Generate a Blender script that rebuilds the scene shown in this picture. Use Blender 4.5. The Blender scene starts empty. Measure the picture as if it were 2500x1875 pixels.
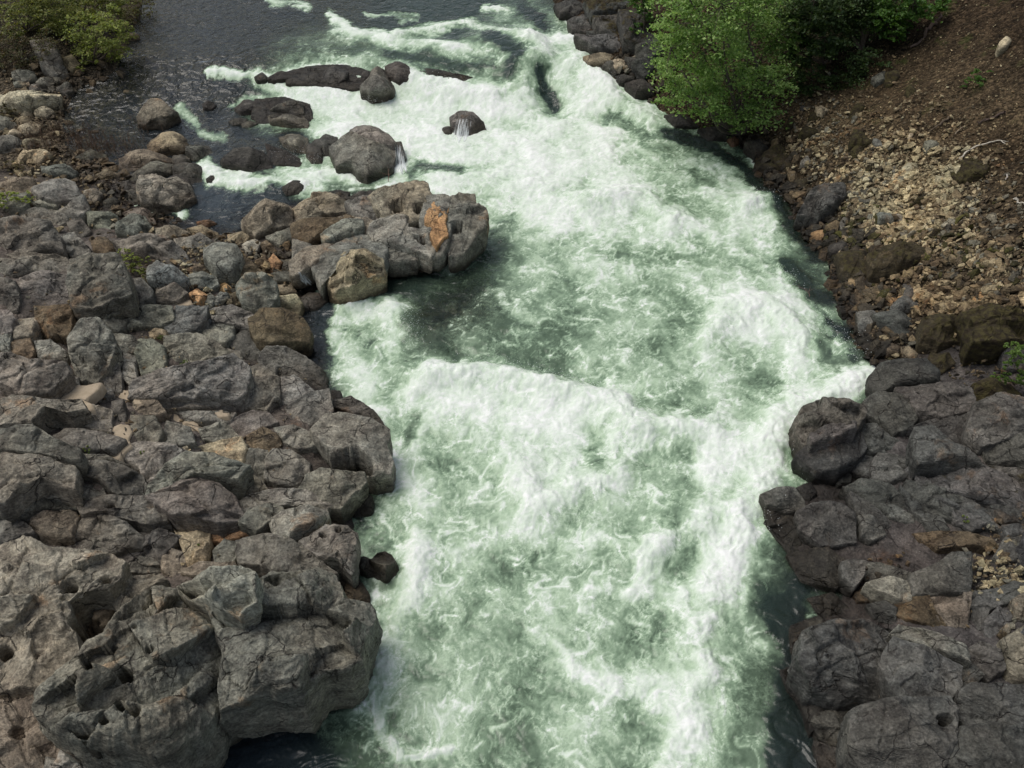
import bpy, math, random, re
import numpy as np
from mathutils import Vector
random.seed(7)
rng = np.random.default_rng(7)
scene = bpy.context.scene
COL = scene.collection

# ------------------------------------------------------------------ camera, sky, sun, exposure
CAM_H, PITCH, HFOV = 14.0, math.radians(42.0), math.radians(62.0)
cam_d = bpy.data.cameras.new('camera'); cam = bpy.data.objects.new('camera', cam_d); COL.objects.link(cam)
cam.location = (0, 0, CAM_H); cam.rotation_euler = (math.pi / 2 - PITCH, 0, 0)
cam_d.sensor_width = 36; cam_d.lens = 18 / math.tan(HFOV / 2); cam_d.clip_end = 600
scene.camera = cam
SUN_EL, SUN_AZ = math.radians(64), math.radians(-75)        # azimuth clockwise from +Y
world = bpy.data.worlds.new('World'); scene.world = world; world.use_nodes = True
wn = world.node_tree; bg = wn.nodes['Background']
sky = wn.nodes.new('ShaderNodeTexSky'); sky.sky_type = 'NISHITA'; sky.sun_disc = False
sky.sun_elevation = SUN_EL; sky.sun_rotation = SUN_AZ; sky.dust_density = 4.0; sky.air_density = 1.2
hs = wn.nodes.new('ShaderNodeHueSaturation'); hs.inputs['Saturation'].default_value = 0.62
wn.links.new(sky.outputs[0], hs.inputs['Color']); wn.links.new(hs.outputs[0], bg.inputs['Color'])
bg.inputs['Strength'].default_value = 0.085
sun_d = bpy.data.lights.new('sun', 'SUN'); sun = bpy.data.objects.new('sun', sun_d); COL.objects.link(sun)
sun_d.energy = 1.6; sun_d.angle = math.radians(40); sun_d.color = (1.0, 0.965, 0.91)
sd = Vector((math.sin(SUN_AZ) * math.cos(SUN_EL), math.cos(SUN_AZ) * math.cos(SUN_EL), math.sin(SUN_EL)))
sun.rotation_euler = sd.to_track_quat('Z', 'Y').to_euler(); sun.location = sd * 50
vs = scene.view_settings; scene.display_settings.display_device = 'sRGB'
vs.view_transform = 'Standard'; vs.look = 'None'; vs.gamma = 1; vs.use_curve_mapping = False
vs.exposure = 0.18
scene.cycles.max_bounces = 6; scene.cycles.transparent_max_bounces = 6

# ------------------------------------------------------------------ the lens, to stand things where the photograph shows them
FV = 1106.0 / math.tan(HFOV / 2)
CP, SP = math.cos(PITCH), math.sin(PITCH)
CAMP = np.array([0, 0, CAM_H]); FWD = np.array([0, CP, -SP]); UPV = np.array([0, SP, CP]); RGT = np.array([1.0, 0, 0])
def rays(px):
    px = np.atleast_2d(np.asarray(px, float))
    x = (px[:, 0] - 1106) / FV; y = (829.5 - px[:, 1]) / FV
    return x[:, None] * RGT + y[:, None] * UPV + FWD
def proj(P):
    r = np.asarray(P, float) - CAMP; zc = r @ FWD
    zc = np.where(np.abs(zc) < 1e-3, 1e-3, zc)
    return np.stack([1106 + FV * r[..., 0] / zc, 829.5 - FV * (r @ UPV) / zc], -1)
def sstep(a, b, x):
    t = np.clip((x - a) / (b - a), 0, 1); return t * t * (3 - 2 * t)
def WL(y):                                   # level of the water: it drops over the ledge and keeps falling a little
    return 0.85 * sstep(29.5, 34.5, y) + 0.012 * np.clip(y - 10, 0, 60)
def on_water(px):
    d = rays(px); z = np.zeros(len(d))
    for _ in range(12):
        t = (z - CAM_H) / d[:, 2]; z = 0.5 * z + 0.5 * WL(d[:, 1] * t)
    return (CAMP + d * t[:, None])
TS = 2212.0 / 2500.0; TK = 900 / 2212.0
TILE = dict(A=(0, 0), B=(0, 600), C=(0, 1200), D=(800, 0), E=(1600, 0), F=(1600, 600), G=(1600, 1200), H=(800, 900))
def V(s):
    """'A 10,20 30,40' (positions read in a tile of the photograph) -> full-view positions"""
    s = s.strip(); k = s[0]
    pts = np.array([[float(v) for v in q.split(',')] for q in s[1:].split()])
    if k == 'V': return pts
    o = TILE[k]; return (pts * TK + np.array(o)) * TS

# ------------------------------------------------------------------ noise
_r = np.random.default_rng(3)
PERM = np.concatenate([_r.permutation(256)] * 3)
G3 = _r.normal(size=(256, 3)); G3 /= np.linalg.norm(G3, axis=1)[:, None]
_a = _r.uniform(0, 2 * np.pi, 256); G2 = np.stack([np.cos(_a), np.sin(_a)], 1)
def n3(p):
    i = np.floor(p).astype(np.int64); f = p - i; i &= 255
    u = f * f * f * (f * (f * 6 - 15) + 10); res = 0
    for dx in (0, 1):
        wx = u[:, 0] if dx else 1 - u[:, 0]; hx = PERM[i[:, 0] + dx]
        for dy in (0, 1):
            wy = (u[:, 1] if dy else 1 - u[:, 1]) * wx; hy = PERM[hx + i[:, 1] + dy]
            for dz in (0, 1):
                w = (u[:, 2] if dz else 1 - u[:, 2]) * wy; g = G3[PERM[hy + i[:, 2] + dz]]
                res = res + w * (g[:, 0] * (f[:, 0] - dx) + g[:, 1] * (f[:, 1] - dy) + g[:, 2] * (f[:, 2] - dz))
    return res * 1.5
def n2(x, y):
    i = np.floor(x).astype(np.int64); j = np.floor(y).astype(np.int64); fx = x - i; fy = y - j; i &= 255; j &= 255
    u = fx * fx * fx * (fx * (fx * 6 - 15) + 10); v = fy * fy * fy * (fy * (fy * 6 - 15) + 10); res = 0
    for dx in (0, 1):
        hx = PERM[i + dx]; wx = u if dx else 1 - u
        for dy in (0, 1):
            g = G2[PERM[hx + j + dy]]; res = res + wx * (v if dy else 1 - v) * (g[..., 0] * (fx - dx) + g[..., 1] * (fy - dy))
    return res * 1.45
def fbm3(p, octv=4, gain=0.5, ridged=False):
    a, s, t = 1.0, 0, 0
    for k in range(octv):
        v = n3(p * 2.03 ** k + 17.3 * k)
        if ridged: v = 1 - 2 * np.abs(v)
        s = s + a * v; t += a; a *= gain
    return s / t
def fbm2(x, y, octv=4, gain=0.5, ridged=False):
    a, s, t = 1.0, 0, 0
    for k in range(octv):
        m = 2.03 ** k; v = n2(x * m + 17.3 * k, y * m - 9.1 * k)
        if ridged: v = 1 - 2 * np.abs(v)
        s = s + a * v; t += a; a *= gain
    return s / t

# ------------------------------------------------------------------ object helpers
def mesh_np(name, verts, faces, mat=None, smooth=True, attrs=None, uniform=True):
    """faces: (n,3) or (n,4) array, or a list of such arrays"""
    me = bpy.data.meshes.new(name)
    fl = faces if isinstance(faces, list) else [faces]
    fl = [np.asarray(f, np.int32) for f in fl if len(f)]
    loops = np.concatenate([f.ravel() for f in fl]); sizes = np.concatenate([np.full(len(f), f.shape[1], np.int32) for f in fl])
    me.vertices.add(len(verts)); me.vertices.foreach_set('co', np.asarray(verts, np.float32).ravel())
    me.loops.add(len(loops)); me.loops.foreach_set('vertex_index', loops)
    me.polygons.add(len(sizes)); st = np.zeros(len(sizes), np.int32); st[1:] = np.cumsum(sizes)[:-1]
    me.polygons.foreach_set('loop_start', st); me.polygons.foreach_set('loop_total', sizes)
    me.polygons.foreach_set('use_smooth', np.full(len(sizes), smooth))
    me.update(calc_edges=True)
    for k, v in (attrs or {}).items():
        v = np.asarray(v, np.float32)
        if v.ndim == 1: a = me.attributes.new(k, 'FLOAT', 'POINT'); a.data.foreach_set('value', v)
        else:
            a = me.attributes.new(k, 'FLOAT_COLOR', 'POINT')
            if v.shape[1] == 3: v = np.concatenate([v, np.ones((len(v), 1), np.float32)], 1)
            a.data.foreach_set('color', v.ravel())
    if mat: me.materials.append(mat)
    return me
def link(name, me, parent=None, loc=(0, 0, 0)):
    o = bpy.data.objects.new(name, me); COL.objects.link(o); o.location = loc
    if parent is not None: o.parent = parent
    return o
def tag(o, label=None, cat=None, group=None, kind=None):
    if label: o['label'] = label
    if cat: o['category'] = cat
    if group: o['group'] = group
    if kind: o['kind'] = kind
    return o
def grid_faces(nr, nc):
    i = np.arange(nr - 1)[:, None] * nc + np.arange(nc - 1)[None, :]; i = i.ravel()
    return np.stack([i, i + 1, i + nc + 1, i + nc], 1)

# ------------------------------------------------------------------ node helpers
class NT:
    def __init__(s, name):
        s.m = bpy.data.materials.new(name); s.m.use_nodes = True; s.t = s.m.node_tree; s.t.nodes.clear()
        s.out = s.t.nodes.new('ShaderNodeOutputMaterial')
    def n(s, typ, ins=None, **kw):
        nd = s.t.nodes.new('ShaderNode' + typ)
        for k, v in kw.items(): setattr(nd, k, v)
        for k, v in (ins or {}).items(): s.set(nd, k, v)
        return nd
    def set(s, nd, k, v):
        sock = nd.inputs[k]
        if isinstance(v, bpy.types.NodeSocket): s.t.links.new(v, sock)
        else: sock.default_value = v
    def math(s, op, a, b=0.0, clamp=False):
        nd = s.n('Math', operation=op, use_clamp=clamp); s.set(nd, 0, a); s.set(nd, 1, b); return nd.outputs[0]
    def noise(s, vec, scale, detail=4, rough=0.55, dist=0.0):
        nd = s.n('TexNoise', {'Vector': vec, 'Scale': scale, 'Detail': detail, 'Roughness': rough, 'Distortion': dist}); return nd.outputs[0]
    def ramp(s, v, a, b, lo=0.0, hi=1.0, smooth=True):
        nd = s.n('MapRange', {0: v, 1: a, 2: b, 3: lo, 4: hi}); nd.interpolation_type = 'SMOOTHSTEP' if smooth else 'LINEAR'; return nd.outputs[0]
    def mix(s, f, a, b, typ='RGBA', blend='MIX'):
        nd = s.n('Mix', data_type=typ, blend_type=blend); s.set(nd, 0, f)
        ia, ib, o = (6, 7, 2) if typ == 'RGBA' else (2, 3, 0)
        for i, v in ((ia, a), (ib, b)):
            if typ == 'RGBA' and isinstance(v, tuple) and len(v) == 3: v = (*v, 1)
            s.set(nd, i, v)
        return nd.outputs[o]
    def mul(s, col, f):
        return s.mix(1.0, col, s.n('CombineColor', {0: f, 1: f, 2: f}).outputs[0], blend='MULTIPLY')
    def attr(s, name, typ='GEOMETRY', out='Fac'):
        return s.n('Attribute', attribute_name=name, attribute_type=typ).outputs[out]
    def scaled(s, vec, sc):
        return s.n('VectorMath', {0: vec, 1: sc}, operation='MULTIPLY').outputs[0]
    def bump(s, h, strength, dist, normal=None):
        nd = s.n('Bump', {'Height': h, 'Strength': strength, 'Distance': dist})
        if normal is not None: s.set(nd, 'Normal', normal)
        return nd.outputs[0]

def rock_material(name, per_vertex=False):
    m = NT(name); g = m.n('NewGeometry'); P = g.outputs['Position']
    if per_vertex:
        base = m.attr('tint', out='Color'); moss_amt = m.attr('moss')
    else:
        oi = m.n('ObjectInfo'); base = oi.outputs['Color']; moss_amt = m.math('SUBTRACT', 1.0, oi.outputs['Alpha'])
    sx = m.n('SeparateXYZ', {0: P})
    wv = m.n('TexNoise', {'Vector': P, 'Scale': 1.1, 'Detail': 3.0}).outputs[1]
    PW = m.n('VectorMath', {0: P, 1: m.scaled(wv, (0.5, 0.5, 0.5))}, operation='ADD').outputs[0]
    big = m.noise(P, 0.55, 5); mid = m.noise(PW, 3.2, 8, 0.62); fine = m.noise(P, 22, 6, 0.7)
    fol = m.noise(m.scaled(PW, (1.2, 2.2, 7.0)), 2.6, 6, 0.6)
    # grey / mauve / brown drift, then grain
    c = m.mix(m.ramp(big, 0.38, 0.62), base, m.mix(1.0, base, (1.07, 0.99, 0.93, 1), blend='MULTIPLY'))
    v = m.math('MULTIPLY', m.ramp(mid, 0.3, 0.72, 0.60, 1.36), m.ramp(fine, 0.3, 0.7, 0.58, 1.45))
    v = m.math('MULTIPLY', v, m.ramp(fol, 0.33, 0.68, 0.8, 1.2))
    c = m.mul(c, v)
    # dark lichen crust, pale lichen spots
    crust = m.ramp(m.noise(PW, 1.9, 9, 0.68), 0.50, 0.60)
    crust = m.math('MULTIPLY', crust, m.ramp(m.noise(P, 34, 3, 0.6), 0.36, 0.56, 0.25, 1.0))
    c = m.mix(m.math('MULTIPLY', crust, 0.72), c, m.mix(1.0, c, (0.46, 0.43, 0.44, 1), blend='MULTIPLY'))
    pale = m.ramp(m.noise(PW, 4.2, 9, 0.78), 0.56, 0.66)
    c = m.mix(m.math('MULTIPLY', pale, 0.50), c, m.mix(0.45, m.mix(1.0, c, (1.9, 1.85, 1.75, 1), blend='MULTIPLY'), (0.30, 0.29, 0.26)))
    spots = m.ramp(m.n('TexVoronoi', {'Vector': PW, 'Scale': 9.0, 'Randomness': 1.0}).outputs[0], 0.05, 0.12, 1.0, 0.0)
    spots = m.math('MULTIPLY', spots, m.ramp(m.noise(P, 1.3, 3), 0.5, 0.62))
    c = m.mix(m.math('MULTIPLY', spots, 0.45), c, (0.36, 0.35, 0.31))
    # rusty / ochre stains
    rust = m.ramp(m.noise(PW, 0.9, 7, 0.65), 0.60, 0.68)
    c = m.mix(m.math('MULTIPLY', rust, 0.40), c, m.mix(1.0, c, (1.7, 1.08, 0.66, 1), blend='MULTIPLY'))
    # hairline cracks
    vc = m.n('TexVoronoi', {'Vector': m.n('VectorMath', {0: PW, 1: m.scaled(m.n('TexNoise', {'Vector': P, 'Scale': 4.0, 'Detail': 4.0}).outputs[1], (0.22, 0.22, 0.22))}, operation='ADD').outputs[0], 'Scale': 1.5, 'Randomness': 1.0}, feature='DISTANCE_TO_EDGE').outputs[0]
    crack = m.math('MULTIPLY', m.ramp(vc, 0.0, 0.022, 1.0, 0.0), m.ramp(m.noise(P, 1.6, 2), 0.46, 0.56))
    c = m.mix(m.math('MULTIPLY', crack, 0.75), c, (0.025, 0.02, 0.017))
    # moss on what faces up
    nz = m.n('SeparateXYZ', {0: g.outputs['Normal']}).outputs[2]
    mo = m.math('ADD', m.math('ADD', m.noise(P, 2.4, 8, 0.7), m.math('MULTIPLY', nz, 0.12)), m.math('MULTIPLY', moss_amt, 0.62))
    mo = m.ramp(mo, 0.86, 1.0)
    mossc = m.mix(m.ramp(m.noise(P, 8, 6), 0.4, 0.6), (0.030, 0.022, 0.011), (0.062, 0.052, 0.018))
    c = m.mix(mo, c, mossc)
    # wet where the river reaches: level follows the falling water
    lvl = m.math('ADD', m.math('MULTIPLY', m.ramp(sx.outputs[1], 29.5, 34.5), 0.85), m.math('MULTIPLY', m.math('SUBTRACT', sx.outputs[1], 10.0), 0.012))
    hgt = m.math('ADD', m.math('SUBTRACT', sx.outputs[2], lvl), m.math('MULTIPLY', m.math('SUBTRACT', m.noise(P, 1.7, 4), 0.5), 0.5))
    wet = m.ramp(hgt, 0.16, 0.52, 1.0, 0.0)
    c = m.mix(wet, c, m.mix(1.0, c, (0.36, 0.33, 0.30, 1), blend='MULTIPLY'))
    rough = m.math('SUBTRACT', 0.88, m.math('MULTIPLY', wet, 0.45))
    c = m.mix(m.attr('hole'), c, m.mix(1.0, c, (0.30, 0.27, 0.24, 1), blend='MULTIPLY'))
    def chisel(sc):          # broken faces: every cell leans its own way
        v = m.n('TexVoronoi', {'Vector': PW, 'Scale': sc, 'Randomness': 1.0})
        d = m.n('VectorMath', {0: PW, 1: v.outputs['Position']}, operation='SUBTRACT').outputs[0]
        k = m.n('VectorMath', {0: v.outputs['Color'], 1: (0.5, 0.5, 0.5)}, operation='SUBTRACT').outputs[0]
        return m.n('VectorMath', {0: d, 1: k}, operation='DOT_PRODUCT').outputs['Value']
    ch = m.math('ADD', m.math('MULTIPLY', chisel(2.6), 3.2), m.math('MULTIPLY', chisel(8.0), 4.5))
    h = m.math('ADD', m.math('MULTIPLY', mid, 0.6), m.math('MULTIPLY', fine, 0.36)); h = m.math('ADD', h, ch)
    h = m.math('ADD', h, m.math('MULTIPLY', fol, 0.4)); h = m.math('SUBTRACT', h, m.math('MULTIPLY', crack, 0.5))
    h = m.math('ADD', h, m.math('MULTIPLY', mo, 0.2))
    nrm = m.bump(h, 0.75, 0.16)
    b = m.n('BsdfPrincipled', {'Base Color': c, 'Roughness': rough, 'Normal': nrm, 'Specular IOR Level': 0.35})
    m.t.links.new(b.outputs[0], m.out.inputs[0]); return m.m
M_ROCK = rock_material('rock'); M_STONE = rock_material('loose_stone', True)
# ------------------------------------------------------------------ waterlines (positions on the photograph, stood on the water)
LEFT_SHORE = V('V 420,-300 345,-80 312,0 300,50 275,110 250,165 200,180 165,200 140,250 150,320 235,350 290,400 325,455 420,492 520,500 530,470 565,445 650,440 730,420 900,395 960,425 1030,432 1045,480 1000,530 900,575 830,600 740,632 700,600 650,590 660,660 655,740 700,800 760,860 822,920 828,985 795,1050 780,1100 765,1160 768,1215 800,1265 800,1340 770,1440 690,1470 560,1490 430,1560 300,1660 250,1800 200,2000')
RIGHT_SHORE = V('V 1010,-300 1110,-90 1195,0 1245,70 1290,150 1345,190 1425,235 1490,272 1570,300 1625,330 1650,390 1710,455 1745,520 1795,565 1800,610 1815,655 1855,725 1878,800 1875,860 1790,885 1722,885 1716,935 1735,1005 1765,1030 1705,1052 1645,1060 1652,1130 1700,1165 1725,1240 1795,1290 1745,1340 1715,1420 1735,1520 1765,1600 1790,1800 1800,2000')
LW = on_water(LEFT_SHORE)[:, :2]; RW = on_water(RIGHT_SHORE)[:, :2]
LPOLY = np.vstack([LW, [[LW[-1, 0] - 1, -8], [-75, -8], [-75, 130], [LW[0, 0], 130]]])
RPOLY = np.vstack([RW, [[RW[-1, 0] + 1, -8], [80, -8], [80, 130], [RW[0, 0], 130]]])
def sdf(poly, X, Y):
    """signed distance, positive inside"""
    x, y = X.ravel(), Y.ravel(); d = np.full(x.shape, 1e9); ins = np.zeros(x.shape, bool)
    n = len(poly)
    for i in range(n):
        a, b = poly[i], poly[(i + 1) % n]; e = b - a
        t = np.clip(((x - a[0]) * e[0] + (y - a[1]) * e[1]) / (e @ e + 1e-12), 0, 1)
        d = np.minimum(d, (x - a[0] - t * e[0]) ** 2 + (y - a[1] - t * e[1]) ** 2)
        if a[1] != b[1]:
            c = (a[1] > y) != (b[1] > y); ins ^= c & (x < (b[0] - a[0]) * (y - a[1]) / (b[1] - a[1]) + a[0])
    return (np.sqrt(d) * np.where(ins, 1, -1)).reshape(X.shape)
GS = 0.16; GX0, GY0 = -56.0, -4.0
gx = np.arange(GX0, 60, GS); gy = np.arange(GY0, 95, GS); GXX, GYY = np.meshgrid(gx, gy)
SL = sdf(LPOLY, GXX, GYY); SR = sdf(RPOLY, GXX, GYY)
def ground_height():
    W = WL(GYY)
    nb = fbm2(GXX * 0.35, GYY * 0.35, 5); ns = fbm2(GXX * 1.7 + 5, GYY * 1.7, 4)
    dl = SL; hl = 0.05 + 0.30 * np.clip(dl, 0, 9) + 0.55 * np.clip(dl - 12, 0, 60)
    hl = hl * (1 - 0.55 * sstep(20, 27, GYY)) + 0.22 * nb * np.clip(dl, 0, 2) + 0.10 * ns
    dr = SR; up = sstep(14.5, 18.5, GYY)
    hr_up = 0.15 + 0.30 * np.clip(dr, 0, 1.2) + 0.62 * np.clip(dr - 0.8, 0, 80) + 0.35 * nb * np.clip(dr, 0, 3) * 0.6
    hr_lo = 0.05 + 0.30 * np.clip(dr, 0, 7) + 0.75 * np.clip(dr - 6, 0, 80) + 0.2 * nb * np.clip(dr, 0, 2)
    hr = hr_lo * (1 - up) + hr_up * up + 0.07 * ns
    bed = -0.12 - 0.42 * np.clip(-np.maximum(SL, SR), 0, 3.0) + 0.13 * ns + 0.1 * nb
    # the quiet pool on the far left is shallow
    pool = sstep(25.0, 28.0, GYY) * sstep(-4.2, -7.5, GXX)
    bed = bed * (1 - pool) + pool * (-0.10 - 0.13 * np.clip(-SL, 0, 3) + 0.10 * ns)
    h = np.where(SL > 0, hl, np.where(SR > 0, hr, bed))
    # soften the step at the shore
    s = np.maximum(SL, SR); k = sstep(-0.25, 0.25, s); land = np.where(SL > SR, hl, hr)
    h = np.where(np.abs(s) < 0.25, bed * (1 - k) + land * k, h)
    return h + W
GH = ground_height()
def samp(A, x, y):
    fx = np.clip((x - GX0) / GS, 0, len(gx) - 1.001); fy = np.clip((y - GY0) / GS, 0, len(gy) - 1.001)
    i = fx.astype(int); j = fy.astype(int); u = fx - i; v = fy - j
    return A[j, i] * (1 - u) * (1 - v) + A[j, i + 1] * u * (1 - v) + A[j + 1, i] * (1 - u) * v + A[j + 1, i + 1] * u * v
def march(px):
    """where the rays through these positions of the photograph meet the ground (or the water over it)"""
    d = rays(px); n = len(d); t = np.full(n, 8.0); done = np.zeros(n, bool)
    for _ in range(700):
        p = CAMP + d * t[:, None]; h = np.maximum(samp(GH, p[:, 0], p[:, 1]), WL(p[:, 1]))
        gap = p[:, 2] - h; done |= gap < 0.01
        if done.all(): break
        t = np.where(done, t, t + np.maximum(gap * 0.35, 0.01))
    return CAMP + d * t[:, None]

# ------------------------------------------------------------------ ground mesh
def fan_grid(ny, nx, y0, y1, half, off=7.0):
    k = np.linspace(0, 1, ny); y = (y0 + off) * ((y1 + off) / (y0 + off)) ** k - off
    u = np.linspace(-1, 1, nx); X = u[None, :] * (half * (y[:, None] + off)); Y = np.repeat(y[:, None], nx, 1)
    return X, Y
EARTH = [ # strokes of ground colour: positions on the photograph, width, linear colour
 ('V 1500,120 1800,120 2212,60', 170, (0.068, 0.046, 0.027)),
 ('V 1900,220 2100,180 2212,260', 90, (0.105, 0.076, 0.045)),
 ('V 1850,140 2050,300 2212,330', 60, (0.095, 0.066, 0.038)),
 ('V 1750,230 1850,300 1990,380 2080,450', 75, (0.150, 0.110, 0.064)),
 ('V 1850,600 2212,520', 110, (0.060, 0.046, 0.030)),
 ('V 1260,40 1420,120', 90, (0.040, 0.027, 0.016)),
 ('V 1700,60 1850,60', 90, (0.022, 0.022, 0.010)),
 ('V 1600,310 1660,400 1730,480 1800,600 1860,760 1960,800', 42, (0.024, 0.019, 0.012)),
 ('V 1860,410 1980,395 2060,450', 46, (0.30, 0.235, 0.15)),
 ('V 60,180 60,500', 120, (0.110, 0.090, 0.062)),
 ('V 20,60 250,20', 90, (0.055, 0.045, 0.024)),
 ('V 60,150 90,330', 45, (0.17, 0.135, 0.09)),
 ('V 800,850 100,900', 20, (0.2, 0.17, 0.12)),
]
def stroke_w(P2, pts, width):
    d = np.full(len(P2), 1e9)
    for a, b in zip(pts[:-1], pts[1:]):
        e = b - a; t = np.clip(((P2 - a) @ e) / (e @ e + 1e-9), 0, 1); q = P2 - a - t[:, None] * e
        d = np.minimum(d, (q ** 2).sum(1))
    if len(pts) == 1: d = ((P2 - pts[0]) ** 2).sum(1)
    return np.exp(-d / (width * width))
def ground_material():
    m = NT('ground'); P = m.n('NewGeometry').outputs['Position']; base = m.attr('tint', out='Color')
    n1 = m.noise(P, 2.2, 9, 0.7); n2_ = m.noise(P, 17, 6, 0.7)
    vor = m.n('TexVoronoi', {'Vector': P, 'Scale': 9.0}); vd = vor.outputs[0]; vc = vor.outputs[1]
    v2 = m.n('TexVoronoi', {'Vector': P, 'Scale': 26.0}); cs = m.n('SeparateColor', {0: vc}).outputs[0]; cs2 = m.n('SeparateColor', {0: v2.outputs[1]}).outputs[0]
    c = m.mul(base, m.math('MULTIPLY', m.ramp(n1, 0.3, 0.7, 0.55, 1.45), m.ramp(cs, 0.0, 1.0, 0.62, 1.45)))
    c = m.mul(c, m.ramp(cs2, 0.0, 1.0, 0.6, 1.5)); c = m.mul(c, m.ramp(vd, 0.02, 0.09, 1.15, 0.85))
    c = m.mix(m.math('MULTIPLY', m.ramp(m.noise(P, 1.1, 6, 0.7), 0.56, 0.64), m.attr('green')), c, (0.045, 0.062, 0.014))
    h = m.math('ADD', m.math('MULTIPLY', n1, 0.5), m.math('SUBTRACT', m.math('MULTIPLY', cs2, 0.18), m.math('MULTIPLY', vd, 2.0)))
    h = m.math('ADD', h, m.math('MULTIPLY', n2_, 0.3))
    b = m.n('BsdfPrincipled', {'Base Color': c, 'Roughness': 0.95, 'Specular IOR Level': 0.15, 'Normal': m.bump(h, 0.9, 0.12)})
    m.t.links.new(b.outputs[0], m.out.inputs[0]); return m.m
def build_ground():
    X, Y = fan_grid(460, 520, -3.0, 92.0, 0.92, 9.0)
    Z = samp(GH, X, Y); Pw = np.stack([X.ravel(), Y.ravel(), Z.ravel()], 1)
    tint = np.empty((len(Pw), 3)); s = samp(np.maximum(SL, SR), X, Y).ravel(); isr = (samp(SR, X, Y) > samp(SL, X, Y)).ravel()
    tint[:] = (0.075, 0.062, 0.048); tint[isr] = (0.062, 0.047, 0.029)
    V2 = proj(Pw)
    for s_, w, c in EARTH:
        k = stroke_w(V2, V(s_), w)[:, None] * 0.95; tint = tint * (1 - k) + k * np.array(c)
    uw = sstep(0.1, -0.3, s)[:, None]; tint = tint * (1 - uw) + uw * np.array((0.085, 0.066, 0.040))
    lr = (isr * sstep(19, 17, Pw[:, 1]) * sstep(0.6, 0.2, s))[:, None]; tint = tint * (1 - lr) + lr * np.array((0.055, 0.052, 0.048))
    pb = (sstep(-4, -7, Pw[:, 0]) * sstep(24, 27, Pw[:, 1]))[:, None] * uw; tint = tint * (1 - pb) + pb * np.array((0.20, 0.155, 0.095))
    nn = fbm2(Pw[:, 0] * 0.5, Pw[:, 1] * 0.5, 4); tint *= (1 + 0.35 * nn)[:, None]
    green = np.clip(0.15 + 0.0 * s + 0.9 * isr * sstep(20, 34, Pw[:, 1]), 0, 1) * (s > 1.5)
    green = np.maximum(green, 0.9 * (~isr) * sstep(33, 37, Pw[:, 1]) * (s > 0.5))
    # bare rock where the banks are rock: craggy, and in the rock's own colours
    rocky = sstep(-0.9, -0.3, s) * np.where(isr, sstep(17.5, 15.5, Pw[:, 1]), sstep(27, 22, Pw[:, 1]))
    Q = Pw * np.array([1, 1, 1.6]); cr = fbm3(Q * 1.9, 5, 0.6, True) * 0.12 + fbm3(Q * 0.8 + 9, 3) * 0.25
    Pw[:, 2] += rocky * (cr - 0.16)
    rc = np.where(isr[:, None], (0.085, 0.078, 0.074), (0.13, 0.115, 0.10)); tint = tint * (1 - rocky[:, None]) + rocky[:, None] * rc
    F = grid_faces(*X.shape)
    me = mesh_np('ground', Pw, F, ground_material(), True, dict(tint=tint, green=green, moss=np.zeros(len(Pw))))
    me.materials.append(M_STONE); me.polygons.foreach_set('material_index', (rocky[F].mean(1) > 0.35).astype(np.int32))
    return tag(link('ground', me), kind='structure')
# ------------------------------------------------------------------ rocks
TINT = dict(gr=(0.170, 0.166, 0.156), lg=(0.235, 0.230, 0.215), gn=(0.172, 0.180, 0.162), pk=(0.215, 0.190, 0.165), tn=(0.33, 0.285, 0.21),
            cr=(0.44, 0.39, 0.30), dk=(0.062, 0.058, 0.053), dg=(0.108, 0.104, 0.100), br=(0.125, 0.098, 0.070), og=(0.44, 0.275, 0.15), mv=(0.162, 0.154, 0.146),
            bl=(0.17, 0.180, 0.182), ob=(0.31, 0.19, 0.12), mr=(0.058, 0.048, 0.030), rg=(0.077, 0.078, 0.080), rl=(0.112, 0.113, 0.114))
def chaikin(p, k=1):
    for _ in range(k):
        q = np.roll(p, -1, 0); a = 0.85 * p + 0.15 * q; b = 0.15 * p + 0.85 * q
        p = np.stack([a, b], 1).reshape(-1, p.shape[1])
    return p
def resample(p, n):
    q = np.vstack([p, p[:1]]); L = np.concatenate([[0], np.cumsum(np.linalg.norm(np.diff(q, axis=0), axis=1))])
    t = np.linspace(0, L[-1], n, endpoint=False); return np.stack([np.interp(t, L, q[:, k]) for k in range(p.shape[1])], 1)
def centroid(p):
    x, y = p[:, 0], p[:, 1]; x1, y1 = np.roll(x, -1), np.roll(y, -1); c = x * y1 - x1 * y; A = c.sum() / 2
    return np.array([((x + x1) * c).sum(), ((y + y1) * c).sum()]) / (6 * A), abs(A)
RK = [0]
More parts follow.
